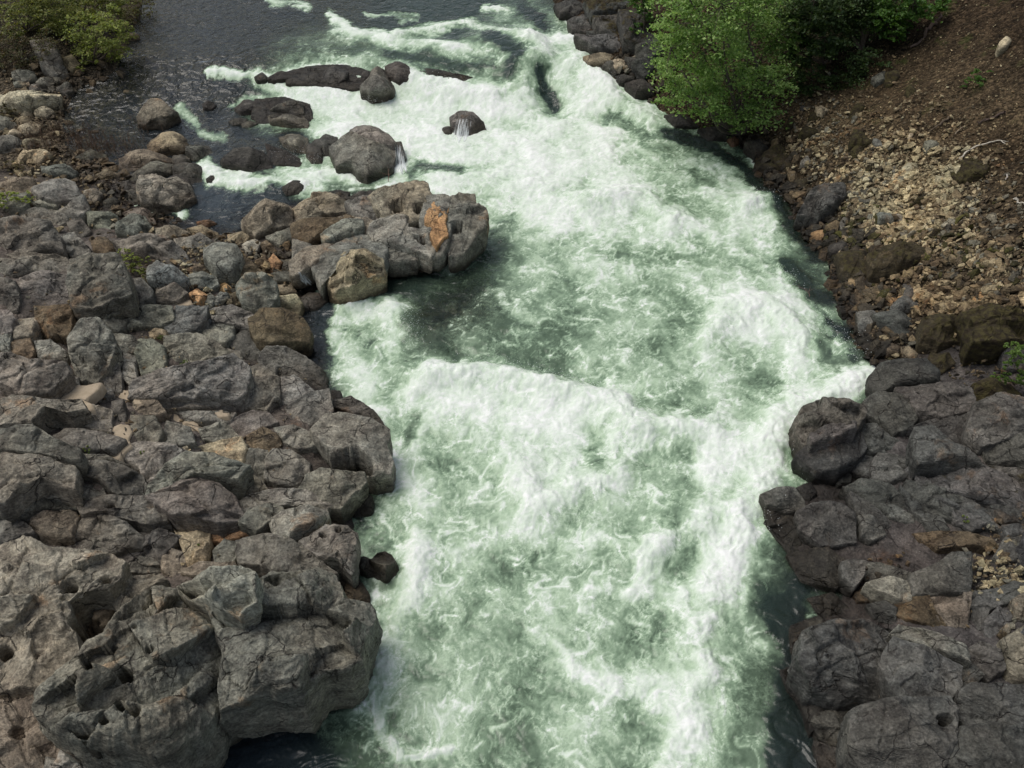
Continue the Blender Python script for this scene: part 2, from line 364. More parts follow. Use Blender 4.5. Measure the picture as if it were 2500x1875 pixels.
def rock_mesh(out, style='b', h=None, tilt=14, lift=None, z=None, holes=(), seed=None, detail=1.0, grow=1.0, bed=False, plate=False):
    """A rock whose outline from the bridge is `out` (full-view positions). Returns its mesh, around its own origin, and that origin."""
    RK[0] += 1; sd_ = RK[0] * 7.31 if seed is None else seed; R = np.random.default_rng(int(sd_ * 100))
    c, A = centroid(out); S = math.sqrt(A)
    low = c * 0.55 + out[np.argmax(out[:, 1])] * 0.45
    g = march([low])[0]; g2 = march([c])[0]
    if z is not None:
        d = rays([c])[0]; g2 = CAMP + d * (z - CAM_H) / d[2]
    dist = np.linalg.norm(g2 - CAMP); size = S / FV * dist
    if h is None: h = (0.15 if bed else 0.25) * size
    if lift is None: lift = (0.07 if bed else 0.16) * size
    tilt = tilt + R.uniform(-8, 14) * (1.0 if bed else 0.5)
    out = c + (out - c) * (1.16 if plate else grow)
    if plate: tilt = 9
    d = rays([c])[0]; P0 = g2 + d / abs(d[2]) * -lift
    th = math.radians(tilt); back = np.array([P0[0], P0[1], 0]); back /= np.linalg.norm(back); side = np.array([back[1], -back[0], 0])
    e2 = back * math.cos(th) + np.array([0, 0, math.sin(th)]); nrm = np.cross(side, e2)
    if nrm[2] < 0: nrm = -nrm
    o = chaikin(out, 1 if style == 'r' and size < 0.5 else 0); pr = np.linalg.norm(np.roll(o, -1, 0) - o, axis=1).sum()
    N = int(np.clip(pr * 0.463 / 1.35 * detail, 16, 460)); K = int(np.clip(S * 0.463 / 2 / 1.35 * detail, 4, 130))
    o = resample(o, N); dd = rays(o); t = ((P0 - CAMP) @ nrm) / (dd @ nrm); E = CAMP + dd * t[:, None] - P0
    u = E @ side; v = E @ e2; rad = math.sqrt(np.mean(u * u + v * v))
    # a rough edge
    ang = np.stack([u, v, np.full(N, sd_)], 1)
    j = fbm3(ang * (2.4 / rad), 5, 0.62) * {'b': 0.11, 's': 0.055, 'r': 0.07}[style]
    u = u * (1 + j); v = v * (1 + j)
    s = 1 - (1 - np.linspace(0, 1, K + 1)[1:]) ** 1.25
    U = np.concatenate([[0], (s[:, None] * u).ravel()]); Vv = np.concatenate([[0], (s[:, None] * v).ravel()])
    Sr = np.concatenate([[0], np.repeat(s, N)])
    W = h * np.clip(1 - Sr ** {'b': 9.0, 's': 5.5, 'r': 4.0}[style], 0, 1) ** 0.55
    X3 = np.stack([U, Vv, np.full(len(U), sd_ * 3.1)], 1) / rad
    wx = fbm3(X3 * 1.3 + 11, 3) * 0.35; wy = fbm3(X3 * 1.3 + 37, 3) * 0.35
    un, vn = U / rad + wx * 0.5, Vv / rad + wy * 0.5
    for k in range({'b': 9, 's': 10, 'r': 8}[style]):
        a = R.uniform(0, 2 * math.pi); sl = R.uniform(0.35, 1.8) * {'b': 1.25, 's': 1.7, 'r': 1.25}[style]; r0 = R.uniform(*{'b': (0.15, 0.75), 's': (0.0, 0.6), 'r': (0.1, 0.7)}[style])
        W = np.minimum(W, h * (1.0 - sl * ((un * math.cos(a) + vn * math.sin(a)) - r0)))
    W = np.maximum(W, -0.35 * h)
    # dip of the bedding: some faces catch the sky, others turn from it
    W = W + h * (0.25 if plate else 1.0) * (R.uniform(-0.7, 0.7) * un + R.uniform(-0.8, 0.3) * vn) * (0.9 if style == 'b' else 0.5)
    nc = {'b': int(np.clip(size * 9, 4, 26)), 's': int(np.clip(size * 5, 2, 7)), 'r': 3}[style]
    ca = R.uniform(-0.6, 0.6) ; cu = R.uniform(-1.2, 1.2, nc); cv = R.uniform(-1.2, 1.2, nc)
    uu = un * math.cos(ca) + vn * math.sin(ca); vv2 = (-un * math.sin(ca) + vn * math.cos(ca)) * 1.7
    D = np.sqrt((uu[:, None] - cu) ** 2 + (vv2[:, None] - cv * 1.7) ** 2); idx = np.argsort(D, 1)[:, :2]
    r_ = np.arange(len(U)); f1 = D[r_, idx[:, 0]]; f2 = D[r_, idx[:, 1]]; cell = idx[:, 0]
    off = R.uniform(-1, 1, nc); tx = R.uniform(-1, 1, nc); ty = R.uniform(-1, 1, nc)
    amp = {'b': 0.50, 's': 0.24, 'r': 0.12}[style] * h
    step = off[cell] + 1.1 * (tx[cell] * (uu - cu[cell]) + ty[cell] * (vv2 - cv[cell] * 1.7))
    fade = np.clip((1 - Sr) * 5, 0.0, 1)
    W = W + amp * step * fade
    cw = 0.035 / max(rad, .25) * 1.0
    W = W - fade * (0.07 if style == 'b' else 0.03) * min(rad, 1.0) * np.exp(-((f2 - f1) / (cw * 2.0)) ** 2) * (0.5 + 0.5 * np.sign(off[cell]))
    # broad lumps, ledges, grit
    XW = np.stack([U + P0[0], Vv + P0[1], W + P0[2] * 1.7 + sd_], 1)
    b1 = fbm3(XW * 1.15, 4, 0.55) * {'b': 0.09, 's': 0.05, 'r': 0.13}[style]; b2 = fbm3(XW * np.array([3.2, 4.6, 6.5]), 4, 0.6, True) * 0.062; b3 = fbm3(XW * 13.0, 3, 0.6) * 0.018
    rr = {'b': 1.0, 's': 0.75, 'r': 0.62}[style] * min(1.0, 0.25 + size * 0.55)
    W = W + (b1 * (0.4 + 0.6 * fade) + b2 + b3) * rr
    if style == 'b' or bed:       # the joints and bedding that run right through the bank
        wp = 0.35 * fbm3(XW * 0.9 + 70, 3)
        for dv_, L_, am in ((((0.55, 0.75, 0.36), 0.42, 0.085), ((0.80, -0.55, 0.2), 0.62, 0.05)) if P0[0] > 1.5 else (((0.22, 0.92, 0.32), 0.50, 0.075), ((0.93, -0.30, 0.2), 0.70, 0.045))):
            q_ = (XW @ np.array(dv_)) / L_ + wp / L_ * 1.2; fr = q_ - np.floor(q_); k_ = np.sin(np.floor(q_) * 12.9898) * 43758.5; k_ = k_ - np.floor(k_)
            W = W + am * rr * fade * ((fr - 0.5) * (0.5 + k_) - 0.35 * np.exp(-(np.minimum(fr, 1 - fr) / 0.045) ** 2) * (k_ > 0.45))
    lat = fbm3(XW * 4.0 + 50, 3, 0.6) * 0.045 * rr
    U = U * (1 + lat / rad * 0.6); Vv = Vv * (1 + lat / rad * 0.6)
    P = P0 + U[:, None] * side + Vv[:, None] * e2 + W[:, None] * nrm
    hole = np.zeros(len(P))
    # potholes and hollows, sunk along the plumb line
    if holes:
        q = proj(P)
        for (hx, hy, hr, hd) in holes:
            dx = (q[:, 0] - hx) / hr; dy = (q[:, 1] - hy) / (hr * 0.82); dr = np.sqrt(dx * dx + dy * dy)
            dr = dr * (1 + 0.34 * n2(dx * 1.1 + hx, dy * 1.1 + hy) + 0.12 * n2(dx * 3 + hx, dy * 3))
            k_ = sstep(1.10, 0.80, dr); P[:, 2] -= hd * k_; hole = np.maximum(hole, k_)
    # the flanks run down into the ground
    base = P[1 + (K - 1) * N:1 + K * N]; dep = 0.30 * size + size * 0.5 * math.sin(th) + 0.25
    rings = [P]; ctr = P.mean(0)
    ns = max(4, min(26, int(dep / 0.07)))
    for q_ in range(1, ns + 1):
        f = q_ / ns; Bq = base.copy(); Bq[:, 2] -= dep * f
        bul = (0.05 * math.sin(f * math.pi) - 0.16 * f * f) ; rr2 = Bq[:, :2] - ctr[:2]
        nz = fbm3(np.stack([Bq[:, 0], Bq[:, 1], Bq[:, 2]], 1) * 2.6 + sd_, 3, 0.6) * 0.10 * rr * min(1, q_ / 2)
        Bq[:, :2] += rr2 * (bul * 0.6 + nz[:, None] / max(rad, 0.3)); rings.append(Bq)
    P = np.vstack(rings); nr = K + ns; hole = np.concatenate([hole, np.zeros(ns * N)])
    i = np.arange(N); tri = np.stack([np.zeros(N, int), 1 + i, 1 + (i + 1) % N], 1)
    a = 1 + (np.arange(nr - 1)[:, None] * N + i[None, :]); b_ = 1 + (np.arange(nr - 1)[:, None] * N + (i[None, :] + 1) % N)
    quads = np.stack([a.ravel(), (a + N).ravel(), (b_ + N).ravel(), b_.ravel()], 1)
    # outline direction decides which way the faces look
    ar = 0.5 * np.sum(u * np.roll(v, -1) - np.roll(u, -1) * v); hand = np.dot(np.cross(side, e2), nrm)
    if ar * hand < 0: tri = tri[:, ::-1]; quads = quads[:, ::-1]
    org = P0.copy(); return P - org, [tri, quads], org, size, hole
COUNT = {}
def add_rock(line, parent=None, name='boulder'):
    f = [q.strip() for q in line.split('|')]; out = V(f[0]); opt = f[1].split(); kw = {}; tint = 'gr'; moss = 0.0; st = 'b'
    for q in opt:
        if q in TINT: tint = q
        elif q in ('b', 's', 'r'): st = q
        elif q == 'p': kw['plate'] = True
        elif q.startswith('o:'):
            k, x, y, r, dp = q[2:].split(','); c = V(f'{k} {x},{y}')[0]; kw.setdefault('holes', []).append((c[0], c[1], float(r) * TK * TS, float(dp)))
        else:
            k, v = q[0], float(q[1:])
            if k == 'h': kw['h'] = v
            elif k == 't': kw['tilt'] = v
            elif k == 'l': kw['lift'] = v
            elif k == 'z': kw['z'] = v
            elif k == 'm': moss = v
    bed = parent is not None
    if bed and st == 'r' and 'holes' not in kw: st = 's'
    P, F, org, size, hole = rock_mesh(out, st, grow=1.10 if bed else 1.08, bed=bed, **kw)
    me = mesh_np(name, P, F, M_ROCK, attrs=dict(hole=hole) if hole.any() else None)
    o = link(name, me, parent, org); tc = np.array(TINT[tint]) * rng.uniform(0.84, 1.20) * rng.uniform(0.97, 1.03, 3) * np.array([0.99, 1.0, 0.90]) * (1.30 if org[0] < 1.5 else 1.0)
    o.color = (*tc, 1 - moss)
    if len(f) > 2 and f[2]:
        tag(o, f[2], 'boulder' if size > 0.45 else 'stone', f[3] if len(f) > 3 else None)
    return o

BEDROCK_LEFT = '''
B 0,60 200,50 380,60 400,150 350,180 200,170 80,200 0,180|mv
B 130,200 250,150 400,180 420,300 370,340 200,330 110,290|gr
B 0,195 90,215 115,300 100,385 0,375|dg
A 0,1330 100,1310 300,1350 350,1420 370,1510 250,1525 30,1515 0,1450|mv l0.5
A 350,1420 440,1395 530,1490 560,1550 450,1570 385,1500|gr
B 430,100 560,55 700,50 765,180 785,300 700,325 560,370 450,360 420,240|mv l0.5
B 760,190 850,195 920,280 910,330 830,340 770,300|gr
B 200,345 400,350 440,440 420,540 300,560 220,470|br
B 450,400 600,365 765,415 700,510 560,465 480,445|mv
B 770,380 900,360 1020,370 1030,440 900,490 740,520 690,470|gr
B 895,490 1040,430 1060,372 1240,370 1220,460 1180,510 1060,550 990,505|bl
B 1240,378 1400,370 1520,420 1505,500 1410,480 1290,460|gr
B 1180,500 1280,470 1400,480 1400,540 1350,590 1250,575|gn
B 1400,540 1470,500 1560,590 1580,650 1540,710 1450,660 1380,600|dg
B 480,450 600,450 670,530 695,620 650,720 570,800 480,790 435,700 410,560|mv l0.45
B 670,530 800,545 835,600 775,660 705,655|gr
B 830,560 900,550 980,610 995,700 960,775 860,785 815,660|gn
B 1000,555 1180,535 1300,590 1370,645 1200,705 1050,720 990,680|gr
B 790,840 850,790 1050,735 1240,695 1380,640 1465,720 1465,850 1380,920 1200,930 960,930 800,905|gr l0.4 m0.25
B 1365,620 1440,640 1465,700 1430,790 1375,735|gr
B 1485,720 1560,700 1665,790 1670,900 1600,985 1450,985 1415,915 1465,835|gr
B 1560,680 1600,605 1720,615 1830,675 1940,760 1955,850 1880,865 1760,790 1660,780 1580,720|dg
B 1680,800 1770,780 1860,860 1900,895 1780,970 1690,935|lg
B 1720,975 1860,880 1965,860 1990,975 1960,1040 1890,1090 1800,1070 1740,1010|gr r
B 1960,870 2040,868 2057,915 1995,925|dk r
B 1990,930 2110,905 2175,945 2255,1010 2305,1090 2290,1120 2200,1085 2080,1005 2010,965|dg
B 1880,1110 1960,1020 2060,1015 2212,1050 2320,1110 2325,1165 2310,1200 2345,1290 2325,1365 2240,1385 2150,1345 2010,1340 1985,1240 1940,1180|gr r l0.5 o:B,2110,1300,115,0.9 o:B,2040,1290,60,0.5
B 1650,1090 1760,1075 1870,1130 1885,1200 1790,1225 1700,1180|lg
B 1360,1060 1500,990 1600,1000 1655,1060 1620,1090 1520,1125 1420,1160 1345,1130|gr
B 1480,1145 1580,1090 1660,1130 1685,1190 1620,1235 1500,1225|br
B 1450,1240 1500,1215 1600,1230 1605,1340 1570,1430 1520,1400 1445,1330|gr r
B 1600,1290 1640,1220 1740,1230 1855,1300 1840,1370 1780,1440 1680,1440 1590,1400|gr
B 1800,1460 1850,1370 1930,1335 2060,1365 2170,1370 2185,1430 2110,1500 2045,1580 1960,1560 1880,1480|gr l0.4
B 1370,1410 1440,1340 1480,1350 1580,1430 1600,1470 1480,1500 1400,1480|pk
B 1400,1560 1500,1500 1640,1470 1820,1470 1960,1560 1930,1580 1830,1570 1700,1590 1620,1650 1500,1680 1420,1640|gr
B 880,1490 900,1420 1000,1310 1120,1240 1280,1260 1470,1330 1400,1400 1180,1390 1050,1440|gn l0.45
B 900,1500 1050,1440 1180,1395 1300,1430 1400,1500 1450,1640 1300,1665 1050,1620 960,1560|mv l0.4
B 730,1240 830,1180 1000,1190 1120,1230 1000,1310 880,1430 840,1340 760,1300|lg
B 1110,1240 1250,1190 1440,1150 1480,1230 1450,1330 1280,1260|tn
B 800,930 940,930 990,1000 930,1020 800,1010|pk
B 790,1020 930,1030 975,1120 930,1180 800,1170|gr
B 990,1090 1000,1050 1140,1100 1165,1180 1050,1215 975,1170|gr m0.2
B 1080,995 1250,1000 1400,1000 1380,1050 1250,1068 1140,1060|lg
B 960,935 1250,935 1260,980 1080,985 1000,980|pk
B 1200,1105 1350,1060 1440,1150 1300,1190 1220,1160|gr
B 0,930 80,900 320,940 470,930 495,985 400,1020 300,990 200,1080 0,1070|mv l0.45
B 300,1000 560,960 660,990 660,1120 560,1110 400,1060|mv
B 670,940 740,930 760,1060 720,1100 680,1080|dg
B 330,1130 400,1090 620,1130 740,1160 660,1240 500,1230 380,1200|gr
B 0,1090 200,1080 340,1180 470,1230 460,1290 250,1260 0,1230|mv l0.5
B 0,1250 240,1270 430,1310 420,1440 250,1400 120,1480 0,1550|mv l0.5
B 210,1490 300,1410 460,1440 600,1430 620,1530 450,1525 250,1540|mv
B 420,1310 600,1290 760,1330 850,1380 860,1480 700,1500 600,1420 470,1380|dg o:B,470,1380,30,0.3
B 470,1250 640,1260 760,1310 600,1290 480,1300|mv
B 0,380 60,390 95,450 65,520 0,540|mv
B 90,450 200,430 230,490 185,560 90,570|pk
B 0,540 60,530 60,640 0,650|gr
B 60,570 180,560 210,640 180,690 70,650|br
B 0,640 70,640 180,690 380,700 395,780 300,880 150,925 60,850 0,820|mv l0.5
B 210,575 300,560 400,640 405,700 240,690|lg
B 630,700 700,680 730,780 722,865 640,850 600,770|mv
B 400,780 470,790 480,850 420,895 380,840|gr
B 740,640 810,660 820,790 790,840 740,800|lg
C 0,165 60,165 160,200 200,250 120,270 60,310 0,300|mv
C 180,160 260,130 420,110 460,150 430,275 330,280 200,240|pk
C 470,60 620,30 860,30 960,100 990,180 900,210 640,135 520,140|gr o:C,660,80,26,0.2
C 0,0 120,5 250,30 440,40 430,100 260,120 160,160 60,150 0,140|dg
C 430,270 500,170 640,140 760,200 870,300 840,350 640,390 470,330|mv
C 620,370 700,320 800,315 855,370 740,440 650,435|mv r
C 730,440 820,385 940,410 990,470 880,495 740,490|gr
C 760,230 880,210 1080,275 1000,350 960,430 860,365|dg
C 970,400 1010,340 1110,380 1115,480 1030,505 970,470|pk
C 1030,195 1250,210 1260,300 1230,400 1130,450 1080,290|tn
C 990,120 1180,130 1280,200 1240,215 1020,190|tn
C 1250,220 1400,205 1500,260 1400,290 1270,290|ob
C 1280,360 1350,290 1430,310 1430,370 1380,430 1295,430|gr r
C 1100,480 1200,420 1330,430 1400,420 1450,500 1300,510 1160,500|pk
C 1430,300 1600,270 1760,310 1920,420 1990,480 1850,490 1640,495 1570,450 1450,430|gr l0.4
C 1810,300 1960,205 2080,210 2133,260 2120,460 2100,490 2030,420 1920,400|gr l0.7 o:C,1935,258,22,0.35 o:C,2028,230,18,0.35
C 2000,480 2060,450 2130,510 2130,545 2040,560|gr r
C 0,330 140,290 250,340 330,380 480,380 620,420 725,480 700,560 640,640 500,640 430,700 455,900 470,1000 400,1110 220,1160 0,1180|pk l0.8 o:C,415,570,52,0.9 o:C,632,530,28,0.6 o:C,30,970,50,0.7 o:C,520,760,105,0.9
C 400,880 430,690 520,640 640,640 720,730 690,820 620,920 490,1010|br l0.35 h0.2 o:C,570,900,90,1.2
C 700,560 800,500 940,505 1000,545 900,600 820,670 740,740 650,640|pk l0.8
C 490,1030 560,940 640,900 720,750 830,640 900,580 1020,565 1130,630 1260,770 1370,890 1385,1020 1370,1180 1280,1260 1250,1340 1180,1450 1020,1580 940,1585 700,1560 560,1540 430,1500 330,1380 310,1250 400,1120|mv z2.0 h0.55 l0 o:C,730,1100,62,1.2 o:C,975,1010,38,0.9 o:C,895,945,26,0.6 o:C,525,1045,26,0.6 o:C,650,950,40,0.5 o:C,490,1430,60,0.7 o:C,620,1370,32,0.5 o:C,800,1310,38,0.8 o:C,722,1285,36,0.7 o:C,805,808,14,0.4
C 1060,520 1200,490 1450,500 1540,540 1530,680 1430,745 1330,720 1220,640 1130,600|lg l0.9 z1.6 h0.35
C 1220,640 1320,720 1430,750 1530,690 1560,560 1640,490 1850,485 1990,495 2025,560 2040,640 2180,640 2195,740 2170,880 2140,1030 2060,1085 1950,1100 1880,1180 1830,1255 1700,1275 1500,1295 1390,1315 1370,1200 1385,1000 1350,870|gr z1.5 h0.6 l0
C 2080,560 2170,550 2215,620 2215,720 2150,680 2070,640|br r
C 1260,1280 1380,1215 1385,1330 1340,1385 1250,1365|lg r z1.2 l0.2
C 0,1170 210,1150 310,1240 350,1380 430,1500 380,1560 300,1690 0,1720|pk l0.7 o:C,100,1445,48,0.08
C 380,1540 560,1545 700,1590 690,1680 520,1720 330,1660|lg z1.3 l0.2
C 700,1565 940,1585 1000,1605 930,1720 740,1740|gr z1.0 l0.2
C 290,1600 480,1650 700,1700 700,1850 250,1850|gr z1.2
'''
BEDROCK_RIGHT = '''
F 840,1080 880,970 1000,932 1110,950 1240,1000 1235,1060 1200,1110 1180,1140 1030,1180 900,1240 850,1180|dg b l0.4 h0.45
F 940,1120 1050,1070 1200,1060 1190,1120 1060,1170 950,1180|rl l0.7 h0.15
F 860,1250 920,1200 1080,1170 1230,1125 1255,1210 1200,1280 1100,1335 980,1330|rg r l0.4
F 1260,950 1330,890 1500,900 1580,1000 1540,1080 1420,1145 1330,1060 1240,1000|rl l0.5
F 1230,1080 1330,1065 1410,1150 1500,1180 1480,1240 1300,1250 1250,1200|rl
F 1190,1290 1250,1255 1310,1270 1315,1360 1270,1395 1190,1345|rl r
F 1300,1310 1350,1230 1470,1255 1545,1330 1520,1400 1400,1425 1310,1390|rl
F 1050,1370 1120,1335 1175,1380 1165,1420 1100,1435|rg
F 1470,850 1700,825 1880,850 1915,930 1860,1000 1700,1040 1580,1000 1500,900|rl l0.4
F 1550,1090 1680,1040 1850,1010 1960,960 1890,1120 1950,1220 1800,1200 1660,1100|rg
F 1560,1110 1660,1090 1800,1200 1900,1240 1965,1300 1750,1285 1590,1300 1550,1210|rl l0.5
F 1880,1110 1920,960 2040,905 2230,905 2230,1100 2100,1165 1960,1200|rl l0.5
F 1960,1205 2100,1160 2230,1110 2230,1340 2000,1290|rg
F 1560,1310 1780,1290 1960,1320 2150,1400 2230,1500 2230,1610 2050,1560 1800,1500 1640,1420|rl m0.3
F 1960,1310 2230,1350 2230,1490 2140,1390|rl m0.4
F 1530,1400 1640,1430 1850,1520 1950,1610 1800,1665 1600,1600 1520,1480|rg
F 1150,1440 1250,1400 1400,1440 1500,1540 1560,1665 1400,1665 1280,1570 1180,1490|rg
G 640,20 740,-20 830,-25 890,45 890,95 780,115 680,75|rl r l0.3
F 850,1450 930,1420 965,1480 920,1540 880,1520|rg
G 660,90 780,125 880,115 870,190 680,210|dg
G 860,120 960,70 1100,80 1190,140 1195,290 1000,310 880,220|rg r l0.25
G 1220,150 1300,145 1360,200 1385,250 1300,290 1240,265|rl
G 1290,70 1430,80 1540,150 1555,200 1440,190 1330,110|rl
G 1180,0 1290,70 1420,190 1400,240 1220,140|rg
G 1480,-30 1560,60 1700,130 1760,230 1640,240 1540,130|rg
G 1760,100 1900,130 2000,200 1900,235 1790,180|rl
G 1590,-60 1800,20 2010,150 2060,230 1960,200 1740,90 1600,50|rg
G 2000,100 2230,60 2230,190 2090,200|rg m0.3
G 2080,210 2230,200 2230,275 2110,265|rl
G 1560,250 1700,240 1860,250 2000,290 2040,350 1900,330 1700,350|br
G 1120,420 1200,405 1262,420 1250,500 1200,560 1130,505|rl r l0.3
G 1260,430 1350,425 1520,485 1500,545 1380,530 1290,540 1245,480|rl r
G 1280,545 1400,510 1500,540 1548,590 1530,640 1440,632 1340,590|lg r l0.35
G 1540,500 1700,430 1780,368 1890,368 1893,500 1880,600 1660,612 1560,622|rl r l0.4
G 1200,605 1260,590 1335,620 1320,652 1220,655|br r
G 1280,680 1380,655 1450,700 1430,790 1310,775|rg
G 1450,660 1640,620 1665,700 1760,840 1600,805 1450,730|br
G 1640,640 1760,608 1890,618 1875,740 1860,835 1760,835 1670,700|pk m0.2
G 1870,680 1920,600 2060,590 2085,680 2000,720 1970,835 1880,825|rl r
G 1975,780 2060,690 2140,730 2130,800 2030,885 1990,850|rl r
G 2000,600 2150,540 2230,560 2230,640 2100,680|rl
G 2145,650 2230,600 2230,800 2160,780|pk
G 2070,830 2110,790 2155,810 2120,860|pk
G 860,1050 900,870 1080,790 1260,775 1430,808 1405,920 1375,990 1370,1080 1420,1200 1400,1225 1200,1215 1100,1232 950,1200|rg b l0.45 h0.4
G 1368,1030 1390,960 1445,880 1600,930 1760,1000 1832,1040 1820,1150 1760,1232 1600,1242 1480,1232 1415,1150|rl r l0.5
G 1440,855 1480,800 1700,860 1850,930 1880,1035 1750,990 1560,905|lg l0.35
G 1180,1340 1250,1300 1420,1255 1560,1250 1745,1240 1802,1300 1790,1500 1760,1560 1700,1700 1300,1700 1180,1560 1168,1450|rl r l0.7 o:G,1742,1360,48,0.6
G 1830,1200 1900,1160 2050,1150 2230,1170 2230,1400 2100,1425 1900,1400 1830,1330|rg r l0.4
G 1800,1430 2000,1400 2230,1430 2230,1730 1900,1710 1750,1650 1800,1530|rg r l0.4
G 1880,950 1950,900 2060,960 2092,1060 2000,1130 1920,1085|dg
G 2070,900 2230,800 2230,1135 2110,1125 2100,1000|pk
G 1830,1040 1910,1040 1970,1100 1880,1190 1825,1140|rg r
G 940,1390 960,1340 1165,1305 1180,1440 1160,1560 1000,1490|dg
G 960,1500 1160,1570 1290,1700 1000,1720|dg
G 760,1080 850,1060 940,1210 960,1330 900,1330 800,1200|dk
G 2045,380 2100,280 2230,270 2230,400 2100,432|rl r
D 1440,130 1530,80 1600,110 1620,180 1560,200 1470,180|rl m0.2
D 1370,25 1480,0 1560,40 1500,100 1400,90|rg m0.3
D 1600,100 1750,75 1800,160 1750,235 1640,190|rg m0.5
D 1750,80 1900,60 1965,150 1900,245 1780,225|rg m0.5
D 1560,0 1750,-30 1900,0 1900,60 1750,75 1600,90|rg m0.6
D 1500,215 1680,215 1800,250 1850,300 1760,325 1600,285|rl m0.1
D 1560,190 1640,195 1760,240 1690,215 1580,212|rg m0.3
D 1850,250 1960,220 2010,300 1940,345 1860,330|rg m0.3
'''
